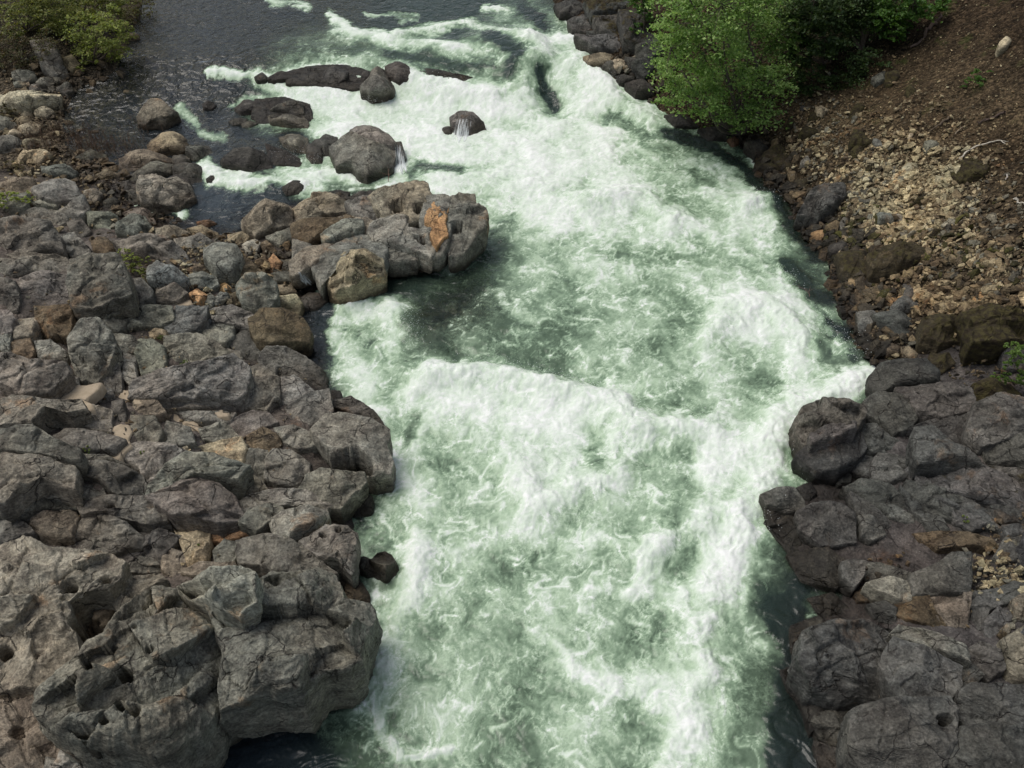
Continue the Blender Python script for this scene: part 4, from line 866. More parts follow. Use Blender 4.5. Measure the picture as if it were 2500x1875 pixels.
# ------------------------------------------------------------------ river
# where the white water lies: (path on the photograph, width, how white 0..1, strength)
FOAM = [
 ('640,160 780,150 1000,130 1130,90 1260,120 1400,260 1640,420 1700,520', 1, 0, 0),
 ('700,235 900,290 1150,400 1350,420', 120, .66, 1), ('1150,130 1300,250 1500,380 1620,470', 95, .66, 1),
 ('1150,450 1400,520 1600,600 1640,700', 170, .52, 1), ('1000,1000 1300,1050 1560,1000', 190, .55, 1), ('1050,870 1300,900', 120, .58, 1),
 ('900,1150 1200,1300 1500,1300', 230, .46, 1), ('900,1500 1250,1550 1480,1600', 200, .42, 1), ('1500,700 1700,830', 130, .55, 1),
 ('820,700 780,830 850,960', 60, .5, 1),
 ('560,175 650,190 720,215 790,240', 16, .78, 1), ('450,158 500,160 560,163 600,175', 8, .9, 1), ('640,152 670,142 740,140', 7, .85, 1),
 ('870,160 905,180 960,190 1050,212 1100,200', 20, .97, 1), ('830,205 900,235 1000,245 1100,235 1140,180 1160,110', 34, .95, 1),
 ('690,230 800,262 900,290 1000,318', 34, .9, 1), ('1150,150 1140,200 1200,260 1300,310', 42, .93, 1), ('1250,130 1290,180 1330,220 1400,265', 28, .88, 1),
 ('880,330 1050,340 1200,365 1340,385', 48, .93, 1), ('960,385 1100,405 1250,420 1330,450', 40, .86, 1), ('1010,430 1150,440 1280,470', 26, .8, 1),
 ('1270,445 1400,430 1450,480', 36, .82, 1), ('1400,330 1500,385 1600,440', 36, .66, 1), ('1600,445 1660,430 1680,475', 18, .88, 1),
 ('1690,590 1685,640 1760,685', 15, .88, 1), ('1530,720 1580,668 1650,660 1725,720 1720,790', 30, .87, 1), ('1590,690 1640,740', 30, .8, 1),
 ('445,368 480,385 520,397', 15, .9, 1), ('540,400 600,400 690,402', 20, .84, 1), ('610,368 700,378 760,380', 16, .88, 1), ('390,232 420,262', 12, .5, 1), ('430,285 480,300', 10, .4, 1),
 ('325,458 415,462', 8, .92, 1), ('640,592 690,608', 8, .92, 1), ('430,365 450,380', 8, .9, 1), ('275,440 300,445', 5, .8, 1),
 ('500,230 560,215 600,225', 7, .55, 1),('700,240 640,250 600,300', 12, .5, .0),
 ('750,665 820,660 880,700 860,740', 26, .82, 1), ('725,700 740,760 790,830 805,885', 22, .72, 1), ('690,615 700,640', 6, .7, 1),
 ('940,812 1050,802 1200,832 1330,872 1362,925', 30, .99, 1), ('950,860 1100,880 1250,920 1345,960', 48, .86, 1), ('1000,950 1150,985 1260,965', 42, .76, 1),
 ('880,845 930,900 905,960', 18, .72, 1), ('1870,832 1790,850 1705,885 1655,960 1640,1040', 30, .98, 1), ('1640,965 1560,1000 1500,1045', 30, .9, 1),
 ('1440,935 1530,920 1560,965', 26, .86, 1), ('1640,1065 1600,1130 1565,1200 1585,1280', 42, .93, 1), ('1500,1110 1400,1190 1420,1250', 32, .82, 1),
 ('1540,1300 1480,1380 1520,1450 1450,1500', 40, .82, 1), ('1380,1282 1480,1262 1600,1225', 28, .86, 1), ('830,1000 900,1050 960,1120', 28, .72, 1),
 ('900,1170 880,1300 850,1400 830,1500', 28, .80, 1), ('820,1500 835,1590 880,1630 960,1625', 12, .85, 1), ('1100,1000 1150,1100 1250,1060 1350,1010', 28, .82, 1),
 ('1400,1480 1500,1560 1450,1659', 42, .86, 1), ('1000,1200 1100,1150 1300,1180', 22, .72, 1), ('1150,1370 1250,1450 1330,1480', 18, .78, 1),
 ('710,32 780,70 860,84', 7, .8, 1), ('725,70 850,92 960,104 1090,122', 12, .72, 1), ('860,72 950,62 1010,52', 9, .82, 1), ('1000,50 1050,62 1095,78', 7, .9, 1), ('1130,75 1170,72 1235,84', 7, .93, 1),
 ('1045,18 1095,22', 6, .9, 1), ('580,2 660,12', 7, .5, 1), ('790,30 900,40', 5, .45, 1), ('1165,88 1150,150', 12, .92, 1), ('750,130 700,120', 6, .5, 1),
 ('600,160 640,150', 6, .6, 1), ('1050,500 1020,560 970,590', 16, .80, 1), ('1720,1120 1745,1070', 7, .6, 1), ('1770,700 1800,740 1840,800', 12, .55, 1),
 ('960,690 1060,640 1160,680', 8, .50, 1), ('1060,740 1150,700', 7, .5, 1), ('1120,1340 1090,1200', 10, .6, .6),
 ('1700,1215 1735,1185 1750,1130', 5, .45, 1), ('1860,1285 1800,1305 1745,1340', 4, .42, 1), ('1600,1290 1690,1262', 7, .6, 1), ('1650,1400 1700,1385', 9, .6, 1), ('1560,1180 1640,1150 1700,1145', 10, .7, .9), ('1600,1340 1680,1360 1690,1400', 10, .55, .9), ('1850,1350 1865,1330', 5, .5, .8),
 # the dark and green windows in it
 ('1160,160 1200,220', 24, .03, 1), ('1060,82 1120,130 1095,170', 24, .08, 1), ('840,112 950,138 1060,150', 14, .12, 1), ('1275,95 1310,130', 12, .2, 1),
 ('1320,255 1400,300 1440,330', 14, .28, 1), ('1440,400 1500,450 1560,475', 26, .38, .9), ('1500,380 1540,400', 14, .2, .9), ('905,360 985,372', 14, .15, 1), ('880,350 900,400', 8, .25, .8),
 ('1085,540 1040,600 950,640 900,700', 40, .15, .9), ('900,730 1000,765 1100,770 1200,795', 28, .17, .85), ('1100,480 1060,530', 16, .28, 1), ('1200,640 1300,710 1400,765 1440,780', 46, .34, .9), ('1400,730 1490,655', 26, .30, .9),
 ('1400,860 1500,840 1520,880', 26, .26, .9), ('905,900 880,945', 16, .25, .8), ('1285,970 1310,1000', 22, .32, .9), ('1470,985 1490,1060 1440,1130', 26, .32, .9),
 ('1700,575 1770,630 1800,650', 22, .10, 1), ('1660,405 1720,500 1760,560', 24, .08, 1), ('1440,290 1520,310 1600,360 1640,410', 17, .05, 1), ('1770,745 1800,790 1870,770', 18, .2, 1), ('1790,700 1840,720', 10, .1, 1),
 ('1700,1180 1650,1260 1650,1330', 34, .16, 1), ('1760,1200 1700,1300 1720,1400', 40, .04, 1), ('1720,1110 1690,1160', 18, .12, 1), ('1640,1470 1610,1540 1600,1650', 34, .22, 1), ('1700,1480 1700,1659', 44, .05, 1),
 ('700,1520 750,1450 800,1370', 30, .14, 1), ('600,1560 450,1630 640,1640', 60, .0, 1), ('825,1265 850,1235 805,1180', 16, .22, 1), ('820,1060 785,1120', 12, .15, 1),
 ('1090,1260 1130,1400 1120,1500', 45, .33, .9), ('1120,1560 1150,1659', 42, .20, .9), ('1300,1200 1350,1240', 22, .32, .9), ('690,740 700,690 720,650', 20, .1, 1), ('900,600 840,620 760,640', 16, .12, 1), ('860,1560 880,1600', 14, .3, .8),
 ('430,470 520,480 600,430', 26, .02, 1), ('520,320 600,330 640,300', 30, .03, 1), ('1130,20 1180,60', 16, .05, 1), ('1340,330 1420,360', 14, .5, .7),
]
WAVES = [ # standing humps and hollows: path, width in metres, height
 ('930,815 1050,805 1200,835 1330,875 1362,925', .38, .42), ('1870,835 1790,852 1705,890 1655,965', .35, .30), ('1530,725 1580,672 1650,665 1720,720', .45, .32),
 ('870,165 960,195 1060,215', .5, .30), ('1130,85 1165,120 1130,190', .5, .40), ('1165,165 1200,220', .45, -.45), ('1060,90 1110,140', .9, .35),
 ('1250,130 1330,215 1400,262', .5, .3), ('1270,445 1400,430 1450,480', .5, .32), ('1440,935 1530,920', .4, .28), ('1600,445 1660,430', .35, .35), ('860,80 950,65 1010,52', .4, .18), ('725,72 850,92 960,104', .5, .16),
 ('1400,1190 1500,1110', .45, .25), ('1000,770 1200,800 1340,850', .4, -.22), ('950,385 1100,405 1300,440', .6, .22), ('1540,1300 1480,1380 1520,1450', .4, .2), ('1100,1000 1150,1100 1250,1060 1350,1010', .35, .2),
 ('750,665 820,660 880,700', .3, .25), ('445,372 520,398 700,402', .3, .18), ('1640,1065 1600,1130', .4, .28), ('900,1170 880,1300 850,1400', .3, .14),
]
def P_(s): return V('V ' + s)
def build_water():
    X, Y = fan_grid(1080, 940, 2.6, 82.0, 0.66, 7.0)
    Yf, Xf = Y.ravel(), X.ravel(); W = WL(Yf)
    px = proj(np.stack([Xf, Yf, W], 1))
    # wander the coordinates so that every edge of the foam is ragged
    wa = fbm2(Xf * 0.75, Yf * 0.75, 5, 0.6); wb = fbm2(Xf * 0.75 + 40, Yf * 0.75 + 9, 5, 0.6)
    sc = FV / (np.linalg.norm(np.stack([Xf, Yf, W - CAM_H], 1), axis=1))
    wc = fbm2(Xf * 3.1 + 4, Yf * 3.1, 4, 0.6); wd = fbm2(Xf * 3.1, Yf * 3.1 + 44, 4, 0.6)
    q = px + (np.stack([wa, wb], 1) * 0.45 + np.stack([wc, wd], 1) * 0.16) * sc[:, None]
    cov = np.full(len(Xf), 0.0)
    cov += 0.04
    for s_, w, v, st in FOAM:
        if st == 0: continue
        pts = P_(s_); lo = pts.min(0) - 3 * w; hi = pts.max(0) + 3 * w
        m = np.flatnonzero((q[:, 0] > lo[0]) & (q[:, 0] < hi[0]) & (q[:, 1] > lo[1]) & (q[:, 1] < hi[1]))
        k = st * stroke_w(q[m], pts, w); k = 1 - (1 - k) ** 1.5
        cov[m] = cov[m] * (1 - k) + k * v
    sd_ = samp(np.maximum(SL, SR), X, Y).ravel(); sr = samp(SR, X, Y).ravel(); sl = samp(SL, X, Y).ravel()
    # how milky the water is under the foam
    inr = sstep(0.12, 0.5, cov)
    lumps = fbm2(Xf * 0.55 + 3, Yf * 0.55, 4)
    aer = np.clip(inr * (0.72 + 0.85 * lumps) * sstep(0.08, 0.40, cov) + 0.35 * sstep(0.45, 0.8, cov), 0, 1)
    # turbulence
    flow = sstep(0.1, 0.55, cov)
    t1 = fbm2(Xf * 1.5 + wa * 1.2, Yf * 1.5 + wb * 1.2, 5, 0.55, True)
    t2 = fbm2(Xf * 5 + wb * 2, Yf * 5 + wa * 2, 4, 0.6)
    hz = flow * (0.012 * fbm2(Xf * 1.5, Yf * 1.5, 2) + 0.010 * t2) + 0.024 * fbm2(Xf * 1.3 + wb, Yf * 1.15 + wa, 2, 0.5) + sstep(0.62, 0.95, cov) * (0.06 + 0.01 * t2)
    Z = W + hz
    # lacework: noise carried along by the eddies, so that it draws out into strands
    ps = lambda x, y: 0.62 * n2(x * 0.42 + 3, y * 0.42 + 8) + 0.24 * n2(x * 1.05 + 13, y * 1.05) + 0.09 * n2(x * 2.6, y * 2.6 + 5)
    ex = np.arange(-22, 24, 0.05); ey = np.arange(2, 60, 0.05); EX, EY = np.meshgrid(ex, ey); S_ = ps(EX, EY); gy_, gx_ = np.gradient(S_, 0.05)
    def at(A, x, y):
        fx = np.clip((x + 22) / 0.05, 0, len(ex) - 1.001); fy = np.clip((y - 2) / 0.05, 0, len(ey) - 1.001); i = fx.astype(int); j = fy.astype(int); u = fx - i; v = fy - j
        return A[j, i] * (1 - u) * (1 - v) + A[j, i + 1] * u * (1 - v) + A[j + 1, i] * (1 - u) * v + A[j + 1, i + 1] * u * v
    def carry(T, n_):
        x, y = Xf.copy(), Yf.copy()
        for _ in range(n_):
            u, v = at(gy_, x, y), -at(gx_, x, y); x = x - T / n_ * u; y = y - T / n_ * (v - 0.10)
        return x, y
    def ridges(x, y, f, o):
        w_, s, a, t = 1.0, 0, 1.0, 0
        for k in range(o):
            n = np.clip(1 - np.abs(n2(x * f + k * 13.1, y * f - k * 7.7)) * 1.9, 0, 1) ** 2
            s = s + a * n * w_; t += a; w_ = np.clip(n * 3.0, 0, 1); a *= 0.68; f *= 2.05
        return s / t
    x1, y1 = carry(0.62, 9); x2, y2 = carry(0.26, 5); gq = 0.03 * n2(Xf * 14, Yf * 14); x1 = x1 + gq; y2 = y2 - gq
    vn = sstep(0.42, 0.85, ridges(x1, y1, 0.8, 6)) * 1.0 + sstep(0.48, 0.88, ridges(x2 + 50, y2, 2.1, 5)) * 0.65
    bil = np.abs(fbm2(x2 * 0.70 + 60, y2 * 0.70, 4, 0.55)) * 2.4 - 0.5
    gr = fbm2(x2 * 9 + 3, y2 * 9, 4, 0.75); a1 = CL = fbm2(x2 * 0.55 + 20, y2 * 0.55, 7, 0.66)
    f = cov * 1.20 - 0.20 + (0.92 * CL + 0.16 * bil) * sstep(0.06, 0.35, cov) + 0.27 * gr * sstep(.1, .5, cov) + 0.62 * vn * sstep(.05, .3, cov)
    f = f * sstep(0.05, 0.13, cov); clump = a1
    # a line of froth where the fast water meets the rock
    edge = np.exp(-((sd_ + 0.10 + 0.25 * wa) / 0.14) ** 2) * sstep(0.10, 0.35, cov) * sstep(-0.15, 0.25, clump)
    f = np.maximum(f, edge * (0.9 + 0.8 * clump + 0.4 * gr))
    f = np.where(f > 0.74, 0.74 + (f - 0.74) * 0.42 + 0.16 * (gr + 0.4 * CL) * sstep(.7, .9, f), f); foam = np.clip(f, 0, 1.25); Z = Z + 0.16 * flow * (CL + 0.15 * bil)
    for s_, w, hh in WAVES:
        pw = on_water(P_(s_))[:, :2]; Pq = np.stack([Xf + wa * 0.35, Yf + wb * 0.35], 1)
        m = np.flatnonzero((Xf > pw[:, 0].min() - 3 * w) & (Xf < pw[:, 0].max() + 3 * w) & (Yf > pw[:, 1].min() - 3 * w) & (Yf < pw[:, 1].max() + 3 * w))
        Z[m] += 0.75 * hh * stroke_w(Pq[m], pw, w * 1.3) * (0.95 + 0.25 * CL[m] + 0.10 * t2[m])
    # shallow, clear water: the quiet pool, the side channels, the right edge
    bed = samp(GH, X, Y).ravel(); depth = np.clip(Z - bed, 0, 3)
    shal = np.exp(-depth / (0.42 + 0.6 * sstep(-4, -7, Xf) * sstep(24, 27, Yf))) * (1 - flow)
    Vx, Vy = px[:, 0], px[:, 1]
    brown = stroke_w(px, P_('930,690 1010,650'), 75) * 0.8
    shal = np.clip(np.maximum(shal, brown * (1 - sstep(.35, .6, cov))), 0, 0.85)
    Pm = np.stack([Xf, Yf, Z], 1); F = grid_faces(*X.shape)
    keep = (sd_[F] < 1.3).any(1) & ((bed - Z)[F] < 0.15).any(1); F = F[keep]
    used = np.unique(F); remap = np.zeros(len(Pm), int); remap[used] = np.arange(len(used)); F = remap[F]
    green = np.clip(sstep(0.05, 0.4, stroke_w(px, P_('1100,200 1300,500 1300,1000 1200,1659'), 430)), 0, 1)
    me = mesh_np('river', Pm[used], F, water_material(), True, dict(foam=foam[used], aer=aer[used], shal=shal[used], green=green[used], cov=cov[used]))
    return tag(link('river', me), kind='structure')
def water_material():
    m = NT('river'); P = m.n('NewGeometry').outputs['Position']
    foam = m.attr('foam'); aer = m.attr('aer'); shal = m.attr('shal'); green = m.attr('green'); cov = m.attr('cov')
    wv = m.n('TexNoise', {'Vector': P, 'Scale': 5.0, 'Detail': 3.0}).outputs[1]
    PW = m.n('VectorMath', {0: P, 1: m.scaled(wv, (0.3, 0.3, 0.0))}, operation='ADD').outputs[0]
    nf = m.noise(PW, 16, 6, 0.72); nr = m.noise(PW, 7.0, 5, 0.62)
    t = m.math('ADD', foam, m.math('MULTIPLY', m.math('SUBTRACT', nf, 0.5), m.math('MULTIPLY', m.ramp(foam, 0.05, 0.4), 0.32)))
    def net(sc, wd):
        v = m.n('TexVoronoi', {'Vector': PV, 'Scale': sc, 'Randomness': 1.0}, feature='DISTANCE_TO_EDGE').outputs[0]; return m.ramp(v, 0.0, wd, 1.0, 0.0)
    wv2 = m.n('TexNoise', {'Vector': P, 'Scale': 2.6, 'Detail': 5.0, 'Roughness': 0.65}).outputs[1]
    PV = m.scaled(m.n('VectorMath', {0: P, 1: m.scaled(wv2, (0.85, 0.85, 0.0))}, operation='ADD').outputs[0], (1.0, 0.8, 0.0))
    lace = m.math('ADD', m.math('MULTIPLY', net(2.0, 0.11), 0.55), m.math('MULTIPLY', net(5.5, 0.16), 0.42))
    lace = m.math('MULTIPLY', lace, m.math('MULTIPLY', m.ramp(m.noise(P, 1.7, 4), 0.38, 0.62, 0.15, 1.0), m.ramp(nf, 0.36, 0.6, 0.25, 1.0)))
    lace = m.math('MULTIPLY', lace, m.math('MULTIPLY', m.ramp(cov, 0.09, 0.26), m.ramp(foam, 0.55, 0.95, 1.0, 0.25)))
    t = m.math('ADD', t, m.math('MULTIPLY', lace, 0.46))
    F = m.ramp(t, 0.30, 0.85)
    deep = m.mix(green, (0.038, 0.052, 0.062), m.mix(m.ramp(cov, 0.08, 0.24), (0.026, 0.044, 0.036), (0.085, 0.130, 0.085)))
    c = m.mix(m.ramp(t, 0.0, 0.24, smooth=False), deep, (0.225, 0.320, 0.215))
    c = m.mix(m.ramp(t, 0.24, 0.50, smooth=False), c, (0.415, 0.540, 0.385))
    c = m.mix(m.ramp(t, 0.50, 0.76, smooth=False), c, (0.64, 0.735, 0.62))
    c = m.mix(m.ramp(t, 0.76, 1.02, smooth=False), c, (0.87, 0.89, 0.865))
    wn = m.n('TexNoise', {'Vector': m.scaled(P, (1.0, 1.0, 1.0)), 'Scale': 2.2, 'Detail': 2.0, 'Roughness': 0.5, 'Distortion': 0.8}).outputs[0]
    hsum = m.math('ADD', m.math('MULTIPLY', wn, m.mix(m.ramp(cov, 0.05, 0.25), 1.25, 0.6, 'FLOAT')), m.math('MULTIPLY', m.math('MULTIPLY', F, nf), 0.10))
    nrm = m.bump(hsum, m.mix(F, 0.6, 0.25, 'FLOAT'), 0.2)
    dif = m.n('BsdfDiffuse', {'Color': c, 'Normal': nrm}).outputs[0]
    tr = m.n('BsdfTransparent', {'Color': (0.62, 0.66, 0.58, 1)}).outputs[0]
    tf = m.math('MULTIPLY', shal, m.math('SUBTRACT', 1.0, F))
    b = m.n('MixShader', {0: tf, 1: dif, 2: tr}).outputs[0]
    gl = m.n('BsdfGlossy', {'Color': (1, 1, 1, 1), 'Roughness': m.mix(F, 0.24, 0.6, 'FLOAT'), 'Normal': nrm}).outputs[0]
    fr = m.n('Fresnel', {'IOR': 1.33, 'Normal': nrm}).outputs[0]
    fr = m.math('MULTIPLY', fr, m.mix(F, 1.0, 0.25, 'FLOAT'))
    o = m.n('MixShader', {0: fr, 1: b, 2: gl}).outputs[0]
    m.t.links.new(o, m.out.inputs[0]); return m.m
RIVER = build_water()
# ------------------------------------------------------------------ loose stones, mass and singles
import bmesh
def hull_stone(seed, n=11, flat=0.6):
    R = np.random.default_rng(seed); p = R.normal(size=(n, 3)); p /= np.linalg.norm(p, axis=1)[:, None]; p *= R.uniform(0.75, 1.0, (n, 1))
    p *= np.array([1.0, R.uniform(0.55, 0.9), flat * R.uniform(0.6, 1.1)])
    bm = bmesh.new(); [bm.verts.new(v) for v in p]; r = bmesh.ops.convex_hull(bm, input=bm.verts[:])
    bmesh.ops.delete(bm, geom=list({g for g in r['geom_interior'] if isinstance(g, bmesh.types.BMVert)}), context='VERTS')
    bmesh.ops.triangulate(bm, faces=bm.faces[:]); bmesh.ops.recalc_face_normals(bm, faces=bm.faces[:]); bm.verts.index_update()
    v = np.array([q.co[:] for q in bm.verts]); f = np.array([[q.index for q in t.verts] for t in bm.faces]); bm.free(); return v, f
KINDS_ST = [hull_stone(100 + i, 9 + i % 5, 0.45 + 0.12 * (i % 4)) for i in range(16)]
def rot_matrices(n, tiltamp=0.5):
    a = rng.uniform(0, 2 * np.pi, n); b = rng.normal(0, tiltamp, n); c = rng.normal(0, tiltamp, n)
    ca, sa, cb, sb, cc, sc_ = np.cos(a), np.sin(a), np.cos(b), np.sin(b), np.cos(c), np.sin(c); z = np.zeros(n); o = np.ones(n)
    Rz = np.stack([ca, -sa, z, sa, ca, z, z, z, o], 1).reshape(n, 3, 3); Rx = np.stack([o, z, z, z, cb, -sb, z, sb, cb], 1).reshape(n, 3, 3)
    Ry = np.stack([cc, z, sc_, z, o, z, -sc_, z, cc], 1).reshape(n, 3, 3); return Rx @ Ry @ Rz
def ground_at(x, y): return samp(GH, np.asarray(x), np.asarray(y))
def slope_at(x, y):
    e = 0.25; gx_ = (ground_at(x + e, y) - ground_at(x - e, y)) / (2 * e); gy_ = (ground_at(x, y + e) - ground_at(x, y - e)) / (2 * e)
    n = np.stack([-gx_, -gy_, np.ones(len(gx_))], 1); return n / np.linalg.norm(n, axis=1)[:, None]
PAL = dict(cream=[(0.44, 0.38, 0.27), (0.36, 0.30, 0.21), (0.50, 0.44, 0.33)], tan=[(0.31, 0.245, 0.165), (0.23, 0.18, 0.125), (0.38, 0.31, 0.22)],
           brown=[(0.15, 0.11, 0.075), (0.11, 0.085, 0.06), (0.20, 0.15, 0.10)], grey=[(0.17, 0.16, 0.14), (0.24, 0.225, 0.20), (0.12, 0.11, 0.098)], moss=[(0.055, 0.05, 0.018), (0.075, 0.07, 0.02)],
           dark=[(0.05, 0.043, 0.036), (0.075, 0.062, 0.05)])
# path on the photograph, spread, how many, size in metres (median, log spread), palettes
SCREE = [
 ('V 1720,250 1800,290', 45, 900, .055, .5, 'tan tan grey brown'), ('V 1760,330 1900,380', 55, 900, .075, .5, 'tan cream brown grey'),
 ('V 1790,300 1700,330', 18, 160, .07, .4, 'cream'), ('V 1860,410 1980,395 2060,440', 42, 1700, .09, .45, 'cream cream cream tan'), ('V 1860,480 1960,490 2010,500', 30, 800, .10, .4, 'cream cream tan'),
 ('V 1780,380 1830,430 1850,480', 30, 420, .08, .5, 'tan grey brown'), ('V 1850,250 2000,330 2100,400', 60, 1500, .05, .5, 'tan tan brown'),
 ('V 1950,250 2150,350', 110, 1800, .035, .4, 'tan brown'), ('V 1900,130 2150,180', 110, 1100, .030, .4, 'brown tan brown cream'),
 ('V 1860,540 2000,520 2180,560', 45, 1300, .095, .5, 'brown brown grey tan moss'), ('V 1900,590 2100,640 2200,650', 40, 1000, .085, .5, 'tan brown brown'),
 ('V 2060,520 2200,480', 60, 900, .07, .5, 'brown grey brown'), ('V 1950,650 2120,680', 28, 560, .08, .5, 'tan tan brown'), ('V 2130,590 2200,610', 30, 340, .06, .5, 'cream tan'),
 ('V 1880,700 1960,760', 24, 300, .07, .5, 'brown tan grey'), ('V 1700,440 1760,520 1830,600 1850,680', 26, 420, .10, .5, 'dark dark brown'), ('V 1560,300 1650,330', 22, 140, .12, .4, 'dark'),
 ('V 2300,450 2420,520', 90, 700, .08, .5, 'tan brown brown grey'), ('V 2300,620 2450,660', 70, 500, .085, .5, 'brown tan grey'), ('V 2320,250 2450,300', 90, 500, .05, .5, 'tan brown'),
 ('V 2120,1230 2200,1250', 22, 160, .07, .45, 'cream tan'), ('V 2100,1280 2130,1290', 14, 40, .05, .4, 'cream tan'), ('V 1950,800 2212,820', 40, 240, .06, .5, 'dark moss brown'),
 ('V 2150,1120 2212,1330', 40, 260, .06, .5, 'grey brown'), ('V 1850,1250 2100,1300', 30, 160, .06, .5, 'dark brown'),
 ('V 1640,340 1700,430 1760,520 1820,600 1865,730', 26, 900, .14, .5, 'dark dark brown'), ('V 1780,450 1850,540 1900,570', 40, 420, .12, .5, 'moss dark brown'), ('V 1850,660 1900,740', 24, 260, .14, .5, 'dark brown'),
 ('V 1300,100 1420,180', 30, 300, .12, .5, 'dark brown grey'),
]
LEFTZ = [
 ('V 20,190 100,330 60,400', 55, 700, .09, .5, 'tan cream tan brown'), ('V 60,140 150,190', 40, 300, .10, .5, 'grey brown tan'), ('V 180,380 300,420 430,500', 50, 700, .09, .5, 'brown grey tan'),
 ('V 370,560 470,620 640,640', 34, 600, .075, .5, 'brown tan cream grey'), ('V 400,540 560,560 620,580', 26, 320, .08, .5, 'brown tan grey'), ('V 0,500 0,900', 200, 500, .04, .5, 'grey brown'),
 ('V 200,700 500,900', 120, 700, .035, .5, 'grey tan brown'), ('V 300,1000 500,1200', 160, 500, .03, .5, 'grey tan'), ('V 390,545 460,535 530,545', 10, 110, .07, .4, 'tan brown'), ('V 330,300 100,240', 60, 0, .09, .5, 'tan brown'),
]
def scatter(zones, sub=False):
    out = []
    for s_, sp, n, med, ls, pal in zones:
        if not n: continue
        pts = V(s_); seg = rng.integers(0, max(1, len(pts) - 1), n); t = rng.uniform(0, 1, n)[:, None]
        px = pts[seg] * (1 - t) + pts[np.minimum(seg + 1, len(pts) - 1)] * t + rng.normal(0, sp, (n, 2))
        px = px[(px[:, 0] > -60) & (px[:, 0] < 2700) & (px[:, 1] > -60) & (px[:, 1] < 1720)]
        P = march(px); k = samp(np.maximum(SL, SR), P[:, 0], P[:, 1]) > (-9 if sub else -0.15); P = P[k]
        sz = 1.4 * med * np.exp(rng.normal(0, ls, len(P))); sz = np.clip(sz * rng.choice([.8, 1.0, 1.55], len(P), p=[.5, .4, .1]), 0.012, med * 4)
        ps = pal.split(); col = np.array([PAL[ps[i]][j % len(PAL[ps[i]])] for i, j in zip(rng.integers(0, len(ps), len(P)), rng.integers(0, 3, len(P)))])
        col = col * rng.uniform(0.75, 1.25, (len(P), 1)) * np.array([1.0, 1.02, 0.88]); z = ground_at(P[:, 0], P[:, 1])
        for i in range(len(P)): out.append((P[i, 0], P[i, 1], z[i], sz[i], col[i], ps == ['moss'], pal))
    return out
def joined_stones(name, items, embed=0.15):
    n = len(items); x = np.array([q[0] for q in items]); y = np.array([q[1] for q in items]); z = np.array([q[2] for q in items]); s = np.array([q[3] for q in items]); c = np.array([q[4] for q in items])
    N = slope_at(x, y); up = np.array([0, 0, 1.0]); R = rot_matrices(n, 0.38); kd = rng.integers(0, len(KINDS_ST), n); VV, FF, TT = [], [], []; off = 0
    # lay each one on its slope
    T = np.cross(np.array([0, 1.0, 0]), N); T /= np.linalg.norm(T, axis=1)[:, None]; B = np.cross(N, T); S = np.stack([T, B, N], 2); M = S @ R
    for k in range(len(KINDS_ST)):
        id_ = np.flatnonzero(kd == k)
        if not len(id_): continue
        v, f = KINDS_ST[k]; w = np.einsum('nij,vj->nvi', M[id_], v) * s[id_][:, None, None] * 0.62
        w += np.stack([x[id_], y[id_], z[id_] + s[id_] * embed + rng.uniform(0, .3, len(id_)) * s[id_]], 1)[:, None, :]
        FF.append((f[None] + (np.arange(len(id_)) * len(v))[:, None, None] + off).reshape(-1, 3)); VV.append(w.reshape(-1, 3)); TT.append(np.repeat(c[id_], len(v), 0)); off += len(id_) * len(v)
    Vt = np.vstack(VV); me = mesh_np(name, Vt, np.vstack(FF), M_STONE, False, dict(tint=np.vstack(TT), moss=np.zeros(len(Vt))))
    return tag(link(name, me), kind='stuff')
items = scatter(SCREE); dist = np.array([np.linalg.norm(np.array(q[:3]) - CAMP) for q in items]); vis = np.array([q[3] for q in items]) / dist
order = np.argsort(-vis); N_SINGLE = 290
singles = [items[i] for i in order[:N_SINGLE]]; rest = [items[i] for i in order[N_SINGLE:]]
joined_stones('scree', rest)
sm = [mesh_np('scree_stone', v, f, M_ROCK, False) for v, f in KINDS_ST]
def shade_word(c):
    l = sum(c) / 3
    return 'cream' if l > 0.30 else 'tan' if l > 0.19 else 'brown' if c[0] > c[2] * 1.25 and l > 0.075 else 'grey' if l > 0.09 else 'dark'
